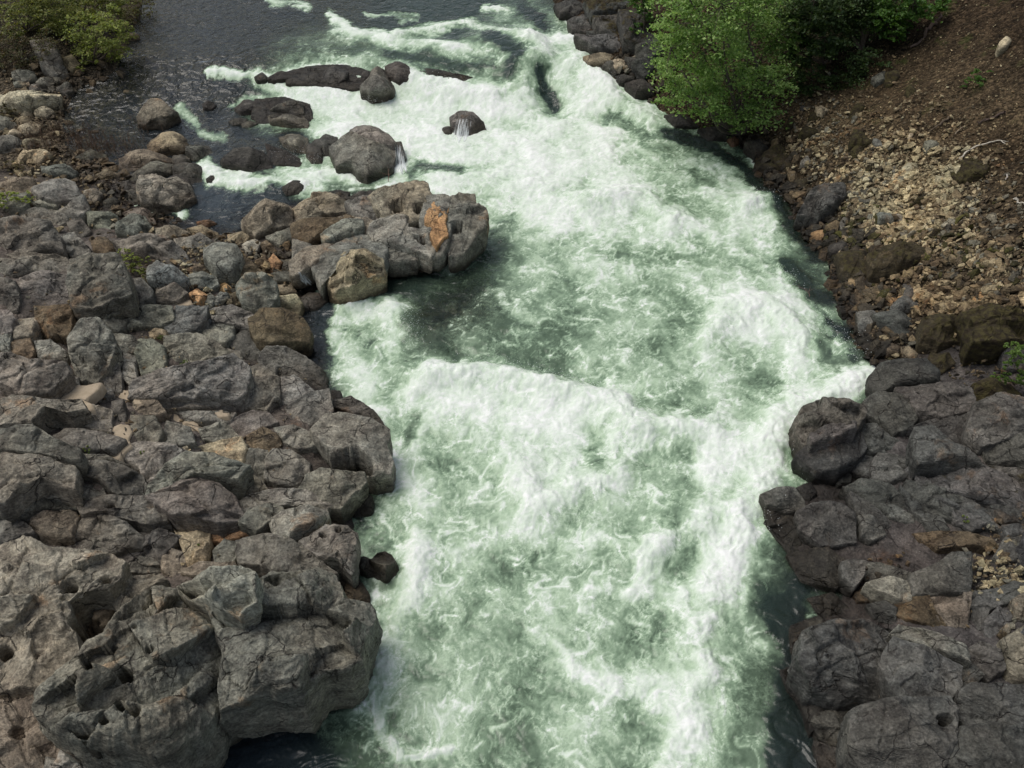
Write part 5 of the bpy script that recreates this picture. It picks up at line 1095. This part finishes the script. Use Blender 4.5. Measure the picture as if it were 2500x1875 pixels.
for q in singles:
    kk_ = rng.integers(0, len(sm)); ex_ = np.ptp(KINDS_ST[kk_][0], axis=0); o = link('scree_stone', sm[kk_]); s = q[3]; o.location = (q[0], q[1], q[2] + s * 0.2); o.scale = (s * .66,) * 3
    nn = Vector(slope_at(np.array([q[0]]), np.array([q[1]]))[0]); o.rotation_euler = (nn.to_track_quat('Z', 'Y') @ Vector((0, 0, 1)).rotation_difference(Vector((rng.normal(0, .3), rng.normal(0, .3), 1)))).to_euler(); o.rotation_euler.rotate_axis('Z', rng.uniform(0, 6.28))
    o.color = (*q[4], 1.0); w = shade_word(q[4]); v2 = proj(np.array(q[:3]))
    LM = [((1690, 330), 'beside the alder'), ((1750, 270), 'under the mossy stones near the alder'), ((1830, 300), 'around the olive mossy stones'), ((1810, 360), 'around the long dark mossy stone'), ((1900, 350), 'beside the largest mossy clump'), ((2010, 340), 'below the pale grey stone'),
          ((1970, 400), 'in the cream patch'), ((1930, 440), 'at the foot of the cream patch'), ((1860, 420), 'left of the cream patch'), ((1850, 470), 'beside the speckled rock'), ((1930, 500), 'around the blue-grey blocky stone'), ((2060, 470), 'in the brown rubble right of the cream patch'),
          ((2080, 400), 'near the big green moss cushion'), ((2150, 330), 'around the curved white branch'), ((2100, 230), 'on the bare slope'), ((1960, 230), 'under the log'), ((2150, 520), 'at the right edge below the moss cushion'), ((2030, 560), 'above the wide mossy ledge'), ((1950, 600), 'under the wide mossy ledge'), ((2050, 640), 'left of the pale flat stone'), ((2140, 640), 'around the pale flat stone'),
          ((2190, 600), 'in the tan rubble at the right edge'), ((1940, 690), 'around the pale flat rock with the white fleck'), ((2060, 690), 'above the long moss mat'), ((1810, 600), 'at the dark waterline by the mossy boulder'), ((1760, 500), 'at the dark waterline below the speckled rock'), ((1560, 310), 'in the dark water under the alder'), ((2160, 1230), 'in the small cream pile among the right bedrock'), ((2170, 1350), 'in the cracks of the lower right bedrock'), ((1360, 130), 'at the foot of the mossy cliff'), ((2050, 820), 'behind the right slabs')]
    size_w = 'big' if s > .26 else 'fist-sized' if s < .15 else 'middling'
    where = min(LM, key=lambda l: (l[0][0] - v2[0]) ** 2 + (l[0][1] - v2[1]) ** 2)[1]; w = size_w + ' ' + w; w0 =  'near the dark waterline' if samp(SR, np.array([q[0]]), np.array([q[1]]))[0] < 1.2 else 'high on the scree' if v2[1] < 360 else 'in the bright middle of the scree' if v2[1] < 520 and v2[0] < 2080 else 'in the lower rubble below the scree' if v2[1] < 760 else 'in the small pile among the right bedrock'
    shp = 'flat' if ex_[2] < .62 * ex_[1] else 'long' if ex_[1] < .70 * ex_[0] else 'blocky' if ex_[2] > .8 * ex_[1] else 'angular'; tag(o, f'{w} {shp} stone {where}', 'stone', f'{w} {shp} stones {where}')
joined_stones('rubble', scatter(LEFTZ, True))
SUBZ = [('V 180,230 260,330 330,380', 60, 420, .16, .5, 'tan brown tan'), ('V 230,200 350,260', 60, 160, .16, .4, 'brown tan'), ('V 440,470 560,480', 30, 60, .12, .4, 'brown tan'), ('V 930,680 1010,650', 45, 24, .35, .3, 'tan brown'), ('V 1760,520 1840,620', 25, 60, .22, .4, 'brown tan'), ('V 700,650 850,640', 30, 40, .25, .4, 'brown')]
joined_stones('riverbed_stones', scatter(SUBZ, True), -0.05)
# sand caught in the hollows of the bedrock
SAND = ['B 300,930 400,860 500,850 590,830 570,870 490,930 560,960 520,985 480,960 420,935', 'B 690,1100 740,1080 775,1100 770,1190 740,1230 700,1275 640,1250 690,1200', 'B 720,880 780,870 790,920 740,930',
        'B 940,1000 1040,1010 1110,1050 1210,1085 1190,1105 1080,1090 1000,1050', 'B 1200,1005 1290,990 1370,1000 1360,1022 1230,1020', 'B 1000,330 1130,325 1150,350 1060,362', 'B 800,920 900,922 880,940 800,940']
def sand_material():
    m = NT('sand'); P = m.n('NewGeometry').outputs['Position']; c = m.mix(m.ramp(m.noise(P, 6, 6, .7), .3, .7), (0.33, 0.265, 0.18), (0.44, 0.36, 0.26))
    b = m.n('BsdfPrincipled', {'Base Color': c, 'Roughness': 0.95, 'Normal': m.bump(m.noise(P, 25, 5, .7), 0.3, 0.03)}); m.t.links.new(b.outputs[0], m.out.inputs[0]); return m.m
M_SAND = sand_material()
# ------------------------------------------------------------------ hills added out of view to block low sky and darken the river's reflections
def build_unseen_hills():
    na, nr = 160, 26; a = np.linspace(0, 2 * np.pi, na); r = np.linspace(0, 1, nr); A, R_ = np.meshgrid(a, r)
    rad = 78 + 90 * R_; X = rad * np.sin(A); Y = 38 + rad * np.cos(A) * 0.95
    H = (30 + 10 * np.sin(A * 2 + .6) + 8 * fbm2(np.sin(A) * 3 + 5, np.cos(A) * 3, 4)) * sstep(0, 0.75, R_) * np.where(Y < -40, .35, 1) * (1 - .6 * sstep(60, 95, Y) * sstep(60, 20, np.abs(X))) + 5 * fbm2(X * .08, Y * .08, 4) * R_ - 6 * (1 - R_)  # lowered upstream so the calm water mirrors some sky
    m = NT('unseen_hill'); P = m.n('NewGeometry').outputs['Position']; c = m.mix(m.ramp(m.noise(P, .35, 8, .7), .35, .65), (0.020, 0.034, 0.012), (0.055, 0.075, 0.028))
    b = m.n('BsdfDiffuse', {'Color': c, 'Normal': m.bump(m.noise(P, .6, 6, .7), 1, 2)}); m.t.links.new(b.outputs[0], m.out.inputs[0])
    tag(link('unseen_hills', mesh_np('unseen_hills', np.stack([X.ravel(), Y.ravel(), H.ravel()], 1), grid_faces(nr, na), m.m)), kind='structure')
build_unseen_hills()
# ------------------------------------------------------------------ drops thrown up along the breaking crests
def spray():
    VV, FF, off = [], [], 0; T = np.array([[1, 0, -.5], [-.6, .8, -.5], [-.6, -.8, -.5], [0, 0, .9]]); TF = np.array([[0, 1, 2], [0, 3, 1], [1, 3, 2], [2, 3, 0]])
    for s_, n, up in (('930,808 1050,798 1200,825 1330,865 1365,910', 1500, .22), ('1690,590 1685,640', 220, .2), ('1640,640 1760,690 1850,780', 380, .25), ('1720,890 1780,855 1870,835', 420, .2), ('1715,900 1730,1000', 260, .15), ('1600,440 1660,425', 220, .2),
                      ('870,160 960,190 1050,210', 420, .3), ('1130,80 1160,140', 260, .3), ('1270,440 1400,425', 260, .2), ('830,960 845,1040', 180, .15), ('880,670 890,740', 260, .15), ('1440,930 1530,915', 220, .15), ('1640,1050 1650,1130', 260, .2), ('1250,125 1330,190', 240, .25), ('790,215 860,260', 160, .2), ('1540,720 1600,665', 240, .15), ('600,330 700,350', 200, .12)):
        p = on_water(P_(s_)); t = rng.uniform(0, len(p) - 1.001, n); i = t.astype(int); u = (t - i)[:, None]; q = p[i] * (1 - u) + p[i + 1] * u
        q = q + rng.normal(0, .22, (n, 3)) * [1, 1, 0] - np.array([0, .15, 0]); q[:, 2] += .18 + np.abs(rng.normal(0, up, n)) * rng.uniform(.1, 1, n) ** 2; sz = rng.uniform(.004, .012, n)
        VV.append((q[:, None] + T[None] * sz[:, None, None]).reshape(-1, 3)); FF.append((TF[None] + (np.arange(n) * 4)[:, None, None] + off).reshape(-1, 3)); off += n * 4
    m = NT('spray'); b = m.n('BsdfDiffuse', {'Color': (.9, .92, .92, 1)}); m.t.links.new(b.outputs[0], m.out.inputs[0])
    tag(link('spray', mesh_np('spray', np.vstack(VV), np.vstack(FF), m.m)), kind='stuff')
spray()
# ------------------------------------------------------------------ plants
def leaf_material():
    m = NT('leaves'); c = m.attr('tint', out='Color')
    d = m.n('BsdfDiffuse', {'Color': c}).outputs[0]; t = m.n('BsdfTranslucent', {'Color': m.mix(1.0, c, (1.3, 1.35, 0.7, 1), blend='MULTIPLY')}).outputs[0]
    g = m.n('BsdfGlossy', {'Color': (.6, .7, .6, 1), 'Roughness': 0.5}).outputs[0]
    s = m.n('MixShader', {0: 0.35, 1: d, 2: t}).outputs[0]; s = m.n('MixShader', {0: 0.04, 1: s, 2: g}).outputs[0]; m.t.links.new(s, m.out.inputs[0]); return m.m
def bark_material():
    m = NT('bark'); P = m.n('NewGeometry').outputs['Position']; oi = m.n('ObjectInfo').outputs['Color']
    c = m.mul(oi, m.ramp(m.noise(P, 18, 6, .7), .3, .7, .6, 1.4)); b = m.n('BsdfPrincipled', {'Base Color': c, 'Roughness': .9, 'Normal': m.bump(m.noise(P, 30, 4), .5, .02)}); m.t.links.new(b.outputs[0], m.out.inputs[0]); return m.m
M_LEAF = leaf_material(); M_BARK = bark_material()
def leaves(name, C, size, cols, parent=None, up=0.45, aspect=0.62):
    """C: centres (n,3); one small folded leaf at each"""
    n = len(C); N = rng.normal(size=(n, 3)); N[:, 2] = np.abs(N[:, 2]) + up * 1.6; N /= np.linalg.norm(N, axis=1)[:, None]
    A = np.cross(N, rng.normal(size=(n, 3))); A /= np.linalg.norm(A, axis=1)[:, None]; B = np.cross(N, A); s = size * rng.uniform(0.6, 1.35, (n, 1))
    v = np.stack([C - A * s * .5, C + B * s * .5 * aspect - N * s * .08, C + A * s * .5, C - B * s * .5 * aspect - N * s * .08], 1).reshape(-1, 3)
    b = np.arange(n)[:, None] * 4; f = np.vstack([b + np.array([[0, 1, 2]]), b + np.array([[0, 2, 3]])])
    cols = np.array(cols); c = cols[rng.integers(0, len(cols), n)] * rng.uniform(0.7, 1.3, (n, 1))
    me = mesh_np(name, v, f, M_LEAF, False, dict(tint=np.repeat(c, 4, 0))); return link(name, me, parent)
def tube_np(pts, rad, k=6):
    pts = np.asarray(pts, float); n = len(pts); d = np.gradient(pts, axis=0); d /= np.linalg.norm(d, axis=1)[:, None] + 1e-9
    a = np.cross(d, np.array([0.31, 0.2, 0.93])); a /= np.linalg.norm(a, axis=1)[:, None] + 1e-9; b = np.cross(d, a); th = np.arange(k) / k * 2 * np.pi
    r = np.broadcast_to(np.asarray(rad, float), (n,)); v = pts[:, None] + (np.cos(th)[None, :, None] * a[:, None] + np.sin(th)[None, :, None] * b[:, None]) * r[:, None, None]
    i = np.arange(n - 1)[:, None] * k + np.arange(k)[None]; j = np.arange(n - 1)[:, None] * k + (np.arange(k)[None] + 1) % k
    return v.reshape(-1, 3), np.stack([i.ravel(), j.ravel(), (j + k).ravel(), (i + k).ravel()], 1)
def tubes(name, lst, col, parent=None, k=5):
    VV, FF, off = [], [], 0
    for p, r in lst: v, f = tube_np(p, r, k); VV.append(v); FF.append(f + off); off += len(v)
    o = link(name, mesh_np(name, np.vstack(VV), np.vstack(FF), M_BARK), parent); o.color = (*col, 1); return o
def bend(a, b, n=7, wob=0.12, sag=0.0):
    a, b = np.asarray(a, float), np.asarray(b, float); t = np.linspace(0, 1, n)[:, None]; L = np.linalg.norm(b - a); w = rng.normal(0, wob * L / 3, (2, 3))
    return a + (b - a) * t + np.sin(t * np.pi) * w[0] + np.sin(t * 2 * np.pi) * w[1] * .5 - np.array([0, 0, sag]) * (t ** 2) * L
def at_depth(px, y):
    """the point seen at px that stands at distance y up the river"""
    d = rays(px); return CAMP + d * (y / d[:, 1])[:, None] if np.isscalar(y) else CAMP + d * (np.asarray(y) / d[:, 1])[:, None]
def plant(name, label, cat, base_px, clumps, n_leaf, leaf, cols, wood=(0.10, 0.08, 0.06), depth=0.9, limbs=True, spray=0.32, droop=.25, group=None, dens=34, front=0.0, trunk=0.06):
    base = march([V('V ' + base_px)[0]])[0]; base[2] = ground_at(base[0], base[1]); root = bpy.data.objects.new(name, None); COL.objects.link(root); root.location = base
    tag(root, label, cat, group); cl = np.array([[float(v) for v in q.split(',')] for q in clumps.split()])
    area = cl[:, 2] ** 2; C = []; wood_l = []
    for (x, y, r), ar in zip(cl, area):
        yy = base[1] + rng.uniform(-0.5, 0.5) * depth - front; c = at_depth([(x, y)], max(yy, 2))[0]; rm = r / FV * np.linalg.norm(c - CAMP)
        gz = ground_at(c[0], c[1]); c[2] = max(c[2], gz + 0.15)
        if limbs: wood_l.append((bend(base + np.array([0, 0, .05]), c, 8, .16) - base, np.linspace(trunk, trunk * .22, 8)))
        ns = max(4, int(dens * (ar / area.mean()) ** .6))
        for _ in range(ns):
            q = rng.normal(size=3); q /= np.linalg.norm(q); q *= rng.uniform(0.35, 1.0) ** .6; sc_ = c + q * rm * np.array([1, depth_k, 0.85]); sr = spray * rng.uniform(.5, 1.3) * min(1, rm)
            m_ = max(6, int(n_leaf * ar / area.sum() / ns)); dv = rng.normal(size=2); dv /= np.linalg.norm(dv); u = rng.normal(0, .5, m_) * 1.5; w = rng.normal(0, .38, m_)
            p = np.stack([u * dv[0] - w * dv[1], u * dv[1] + w * dv[0], rng.normal(0, .12, m_) - droop * np.abs(u)], 1) * sr; C.append(sc_ + p)
            if limbs and rng.uniform() < .45: wood_l.append((bend(c, sc_ + np.array([dv[0], dv[1], -droop]) * sr, 5, .1) - base, np.linspace(trunk * .2, trunk * .06, 5)))
    C = np.vstack(C); g = ground_at(C[:, 0], C[:, 1]); C = C[C[:, 2] > g - 0.05]; w_ = WL(C[:, 1]); C = C[C[:, 2] > w_ + 0.03]
    leaves('crown', C - base, leaf, cols, root)
    if wood_l: tubes('trunk', wood_l, wood, root)
    return root
depth_k = 0.9
ALD = [(0.185, 0.30, 0.075), (0.24, 0.365, 0.105), (0.125, 0.22, 0.055), (0.30, 0.41, 0.14)]
OLV = [(0.20, 0.22, 0.06), (0.15, 0.18, 0.05), (0.26, 0.26, 0.08), (0.22, 0.22, 0.07)]
YEL = [(0.36, 0.40, 0.10), (0.28, 0.34, 0.07), (0.20, 0.25, 0.05)]
DRK = [(0.035, 0.065, 0.018), (0.05, 0.085, 0.024), (0.07, 0.11, 0.03)]
BRT = [(0.07, 0.15, 0.02), (0.10, 0.19, 0.03), (0.05, 0.12, 0.02)]
BRN = [(0.12, 0.085, 0.05), (0.09, 0.065, 0.035), (0.10, 0.09, 0.035)]
plant('alder_tree', 'big light green alder leaning over the right waterline', 'tree', '1600,292',
      '1480,50,58 1560,10,75 1640,20,68 1450,105,42 1530,95,66 1620,100,70 1685,120,44 1440,160,38 1500,165,55 1580,175,62 1660,180,50 1705,160,28 1455,205,30 1520,218,42 1585,235,42 1640,240,36 1600,268,24 1540,-60,90 1640,-70,80 1470,-20,50 1700,60,40',
      33000, 0.105, ALD, (0.09, 0.075, 0.06), 3.2, True, .50, .35, dens=20, trunk=.07)
plant('shrub', 'dark green shrub in the shade behind the alder', 'shrub', '1775,140', '1740,40,50 1780,80,45 1730,110,35 1800,120,30 1760,0,50', 9000, .12, DRK, depth=1.6, dens=22)
plant('fir_sapling', 'dark drooping conifer at the top edge beside the bare slope', 'tree', '1860,110', '1800,10,45 1850,-20,50 1880,25,35 1830,50,26 1850,70,16', 12000, .09, DRK, depth=1.6, spray=.5, droop=.7, dens=26, trunk=.09)
plant('shrub', 'bright green shrub at the top edge of the bare slope', 'shrub', '1925,85', '1900,30,35 1935,20,42 1940,60,26 1975,0,40 2010,10,28', 9000, .10, BRT, depth=1.4, dens=22)
plant('shrub', 'fresh green spray growing from the mossy cliff left of the alder', 'shrub', '1390,70', '1375,55,16 1395,20,22 1385,-5,25 1365,70,10', 2200, .10, BRT, depth=.8, dens=14, trunk=.03)
plant('ground_ivy', 'low dark green growth spreading under the trees on the slope', 'plants', '1800,180', '1760,170,40 1830,170,45 1880,140,35 1720,200,24 1800,210,24', 5000, .08, DRK, depth=.5, limbs=False, dens=20)
plant('willow_bush', 'yellow-green leafy bush overhanging the calm water at upper left', 'bush', '205,135', '200,60,42 235,80,36 180,90,36 215,115,34 245,110,22 165,50,34 215,150,18 240,40,28 185,130,20 265,65,20', 7500, .095, YEL + OLV, depth=2.0, dens=20, trunk=.05)
plant('bush', 'olive green bush in the top left corner', 'bush', '60,70', '40,10,38 80,30,40 30,50,30 110,10,40 70,-20,50 120,50,28', 7500, .11, OLV, depth=1.6, dens=22, trunk=.04)
plant('bush', 'green bush behind the overhanging one at upper left', 'bush', '160,50', '150,5,40 190,0,40 230,-10,40 160,30,26', 6000, .11, OLV, depth=1.6, dens=22, trunk=.04)
plant('bush', 'brown twiggy bush at the far left waterline', 'bush', '300,45', '275,20,30 300,10,26 285,50,18 310,-20,30', 3000, .08, BRN + OLV[:1], depth=1.2, dens=18, trunk=.03)
plant('bush', 'dry brown brush below the olive bush at the left edge', 'bush', '60,130', '20,90,34 60,110,34 30,140,28 90,90,26 10,170,24', 4200, .075, BRN + [(.08, .09, .03)], depth=1., dens=20, trunk=.02)
plant('shrub', 'small bright green shrub among the rocks at the left edge', 'shrub', '30,445', '15,430,22 40,435,20 55,425,13 0,440,16', 2600, .055, YEL, depth=.5, spray=.15, dens=18, trunk=.015)
plant('grass_tuft', 'yellow-green tuft growing in the boulder crevice', 'grass', '285,580', '270,545,16 285,565,18 300,585,18 315,560,9', 2600, .045, YEL + BRN[:1], depth=.4, spray=.14, dens=18, trunk=.01)
plant('grass_tuft', 'straw-coloured tuft behind the smooth light boulder', 'grass', '35,375', '30,370,18 50,375,14', 1200, .05, BRN + [(.2, .16, .08)], depth=.4, spray=.14, dens=12, trunk=.01)
plant('grass_tuft', 'dark dry clump at the foot of the pale shelf', 'grass', '20,250', '15,235,16 30,245,13 5,250,14', 1300, .06, BRN, depth=.4, spray=.2, dens=12, trunk=.01)
plant('shrub', 'bright green leafy sprig at the right edge above the slabs', 'shrub', '2190,835', '2190,750,18 2205,770,20 2180,790,12 2175,815,14 2205,815,18 2150,810,8', 2600, .05, [(.14, .22, .04), (.10, .17, .03)], depth=.4, spray=.18, dens=16, trunk=.012)
plant('grass_tuft', 'small green tuft on the bare slope near the right edge', 'grass', '2105,180', '2105,175,22 2125,160,18', 900, .05, BRT, depth=.3, spray=.2, dens=10, limbs=False)
for px_, w_ in (('195,985,9', 'above the lower sand patch'), ('300,850,7', 'beside the upper sand patch'), ('310,985,7', 'at the tail of the sand'), ('400,790,9', 'on the mossy block'), ('160,990,6', 'in the long crack'), ('130,1415,10', 'under the deep hollow'), ('100,1450,8', 'in the pink bedrock'), ('350,740,6', 'by the tan block'), ('440,1190,9', 'in the grey hollow'), ('2080,1130,9', 'on the right bedrock')):
    x_, y_, r_ = px_.split(',')
    plant('grass_tuft', f'tiny green tuft {w_}', 'grass', f'{x_},{y_}', px_, 260, .035, BRT + OLV, depth=.15, spray=.1, dens=8, limbs=False, group='tiny green tufts in cracks of the bedrock')
# dry stems standing in the flooded margin
reeds = []
for s_, sp, n in (('V 120,290 200,310 290,330', 22, 260), ('V 215,340 160,300', 16, 140), ('V 95,290 80,330', 16, 120), ('V 300,260 320,300', 8, 24)):
    pts = V(s_); t = rng.uniform(0, len(pts) - 1.001, n); i = t.astype(int); u = (t - i)[:, None]; px = pts[i] * (1 - u) + pts[i + 1] * u + rng.normal(0, sp, (n, 2)) * np.array([1.6, .6])
    for b in march(px):
        h_ = rng.uniform(.15, .5); reeds.append((np.array([b - [0, 0, .1], b + [rng.normal(0, .04), rng.normal(0, .04), h_ * .6], b + [rng.normal(0, .1), rng.normal(0, .1), h_]]), np.array([.008, .006, .003])))
tag(tubes('reeds', reeds, (0.17, 0.11, 0.07), k=3), kind='stuff')
# fallen wood
def stick(name, label, px, r, col, cat='branch', lift=.08, twigs=0):
    p = march(V(px)); p[:, 2] += lift; t = np.linspace(0, 1, len(p)); q = np.stack([np.interp(np.linspace(0, 1, 14), t, p[:, k]) for k in range(3)], 1); q += rng.normal(0, r * .5, q.shape)
    L = [(q - q[0], np.linspace(r, r * .45, 14))]
    for _ in range(twigs):
        k = rng.integers(3, 12); d = rng.normal(size=3); d[2] = abs(d[2]) * .4; L.append((np.array([q[k], q[k] + d * .18, q[k] + d * .34 + rng.normal(0, .04, 3)]) - q[0], np.array([r * .4, r * .3, r * .15])))
    o = tubes(name, L, col, k=7); o.location = q[0]; return tag(o, label, cat)
stick('fallen_log', 'straight dark log lying down the bare slope at upper right', 'E 1712,92 1640,180 1538,302', .085, (.13, .09, .07), 'log', .06)
stick('fallen_branch', 'long dark stick across the slope below the log', 'E 2095,688 2010,722 1925,752', .04, (.08, .055, .045), twigs=2)
stick('fallen_branch', 'curved bleached white branch on the slope', 'E 1818,968 1860,930 1905,900 1960,885 2020,862 2060,858 2092,876', .028, (.46, .42, .35), twigs=2)
stick('fallen_branch', 'bleached stick at the right edge of the slope', 'E 2150,1205 2175,1225 2230,1250', .03, (.48, .45, .38))
stick('fallen_branch', 'short white bent twig below the curved branch', 'E 2098,1065 2104,1078 2098,1092', .02, (.55, .5, .45))
stick('fallen_branch', 'dark stick running down beside the scree', 'E 1755,720 1690,770 1640,800', .04, (.10, .075, .05))
stick('fallen_branch', 'thin pale stick standing in the upper scree', 'E 1045,390 1050,360 1070,345', .02, (.3, .22, .16))
stick('driftwood', 'long thin bleached stick on the lower left bedrock', 'B 215,1600 260,1588 300,1578', .012, (.5, .42, .3))
stick('fallen_branch', 'thin stick among the small rocks on the slope', 'E 1790,820 1820,790 1840,775', .018, (.3, .24, .17))
stick('bare_twig', 'bare twig standing by the falls boulder', 'D 370,1130 368,1080 372,1000', .012, (.14, .08, .06), 'twig', .25, 5)
stick('bare_twig', 'bare twig over the white water at the right shore', 'F 912,360 905,330 915,300', .010, (.12, .07, .06), 'twig', .3, 5)
# ------------------------------------------------------------------ sand in the hollows, thin sheets of falling water: laid on what is already there
bpy.context.view_layer.update(); DG = bpy.context.evaluated_depsgraph_get()
def hit(px):
    out = []
    for d in rays(px):
        dv = Vector(d).normalized(); ok, loc, nor, _, ob, _ = scene.ray_cast(DG, Vector(CAMP), dv); out.append((np.array(loc) if ok else CAMP + np.array(dv) * 40, np.array(nor), ob.name if ok else ''))
    return out
for q_ in SAND:
    out = V(q_); c, A = centroid(out); smp = np.vstack([out * .6 + c * .4, out * .85 + c * .15, [c]]); zs = np.array([h_[0][2] for h_ in hit(smp)]); zz = np.percentile(zs, 45)
    o_ = resample(chaikin(chaikin(out + 0.0, 1), 1), 40); o_ = c + (o_ - c) * 1.22
    d = rays(o_); P = CAMP + d * ((zz - CAM_H) / d[:, 2])[:, None]; cc = P.mean(0); P[:, :2] += fbm3(P * 5, 3)[:, None] * .12
    rr = [0.25, .5, .75, 1.0]; vs_ = [cc[None]] + [cc + (P - cc) * r for r in rr] + [cc + (P - cc) * 1.05 - [0, 0, .25]]; vv = np.vstack(vs_); vv[:, 2] += 0.02 * fbm3(vv * 3, 3)
    n_ = 40; k = np.arange(n_); tri = np.stack([np.zeros(n_, int), 1 + k, 1 + (k + 1) % n_], 1); qd = np.vstack([np.stack([1 + r * n_ + k, 1 + (r + 1) * n_ + k, 1 + (r + 1) * n_ + (k + 1) % n_, 1 + r * n_ + (k + 1) % n_], 1) for r in range(4)])
    tag(link('sand', mesh_np('sand', vv - cc, [tri, qd], M_SAND), None, cc), kind='stuff')
def fall_material():
    m = NT('falling_water'); uv = m.attr('sheet', out='Vector'); n = m.noise(m.scaled(uv, (14, 2.0, 1)), 1.0, 6, .65); e = m.attr('edge')
    f = m.ramp(m.math('ADD', n, m.math('MULTIPLY', e, 0.42)), 0.66, 1.0)
    d = m.n('BsdfDiffuse', {'Color': (.80, .84, .83, 1)}).outputs[0]; t = m.n('BsdfTransparent').outputs[0]
    m.t.links.new(m.n('MixShader', {0: f, 1: t, 2: d}).outputs[0], m.out.inputs[0]); return m.m
M_FALL = fall_material()
VEILS = [('V 846,304 874,312', 'V 852,376 886,370', 70), ('D 765,700 875,700', 'D 730,845 860,850', 80), ('B 1770,150 1830,155', 'B 1800,230 1900,240', 50)]
for vi, (top, bot, n_) in enumerate(VEILS):
    a_, b_ = V(top), V(bot); nu, nv = 22, 16; U_, T_ = np.meshgrid(np.linspace(0, 1, nu), np.linspace(-.05, 1.08, nv))
    s0 = a_[0] + (a_[1] - a_[0]) * U_.ravel()[:, None]; s1 = b_[0] + (b_[1] - b_[0]) * U_.ravel()[:, None]; px = s0 + (s1 - s0) * T_.ravel()[:, None]
    p = np.array([h_[0] for h_ in hit(px)]); dist = np.linalg.norm(p - CAMP, axis=1); p = p + (CAMP - p) / dist[:, None] * .03; F_ = grid_faces(nv, nu)
    keep = np.ptp(dist[F_], axis=1) < .28; F_ = F_[keep]
    if not len(F_): continue
    ed = np.sin(np.clip(U_, 0, 1) * np.pi).ravel() ** .6 * (0.55 + 0.55 * np.clip(T_, 0, 1).ravel()) - 1.2 * sstep(.86, 1.08, T_ + .10 * np.sin(U_ * 23 + vi)).ravel() - .5 * sstep(.15, -.05, T_).ravel()
    me = mesh_np('waterfall', p, F_, M_FALL, True, dict(edge=ed)); at_ = me.attributes.new('sheet', 'FLOAT_VECTOR', 'POINT'); at_.data.foreach_set('vector', np.stack([U_.ravel() + vi * 3.1, T_.ravel(), T_.ravel() * 0], 1).astype(np.float32).ravel())
    tag(link('waterfall', me), kind='structure')
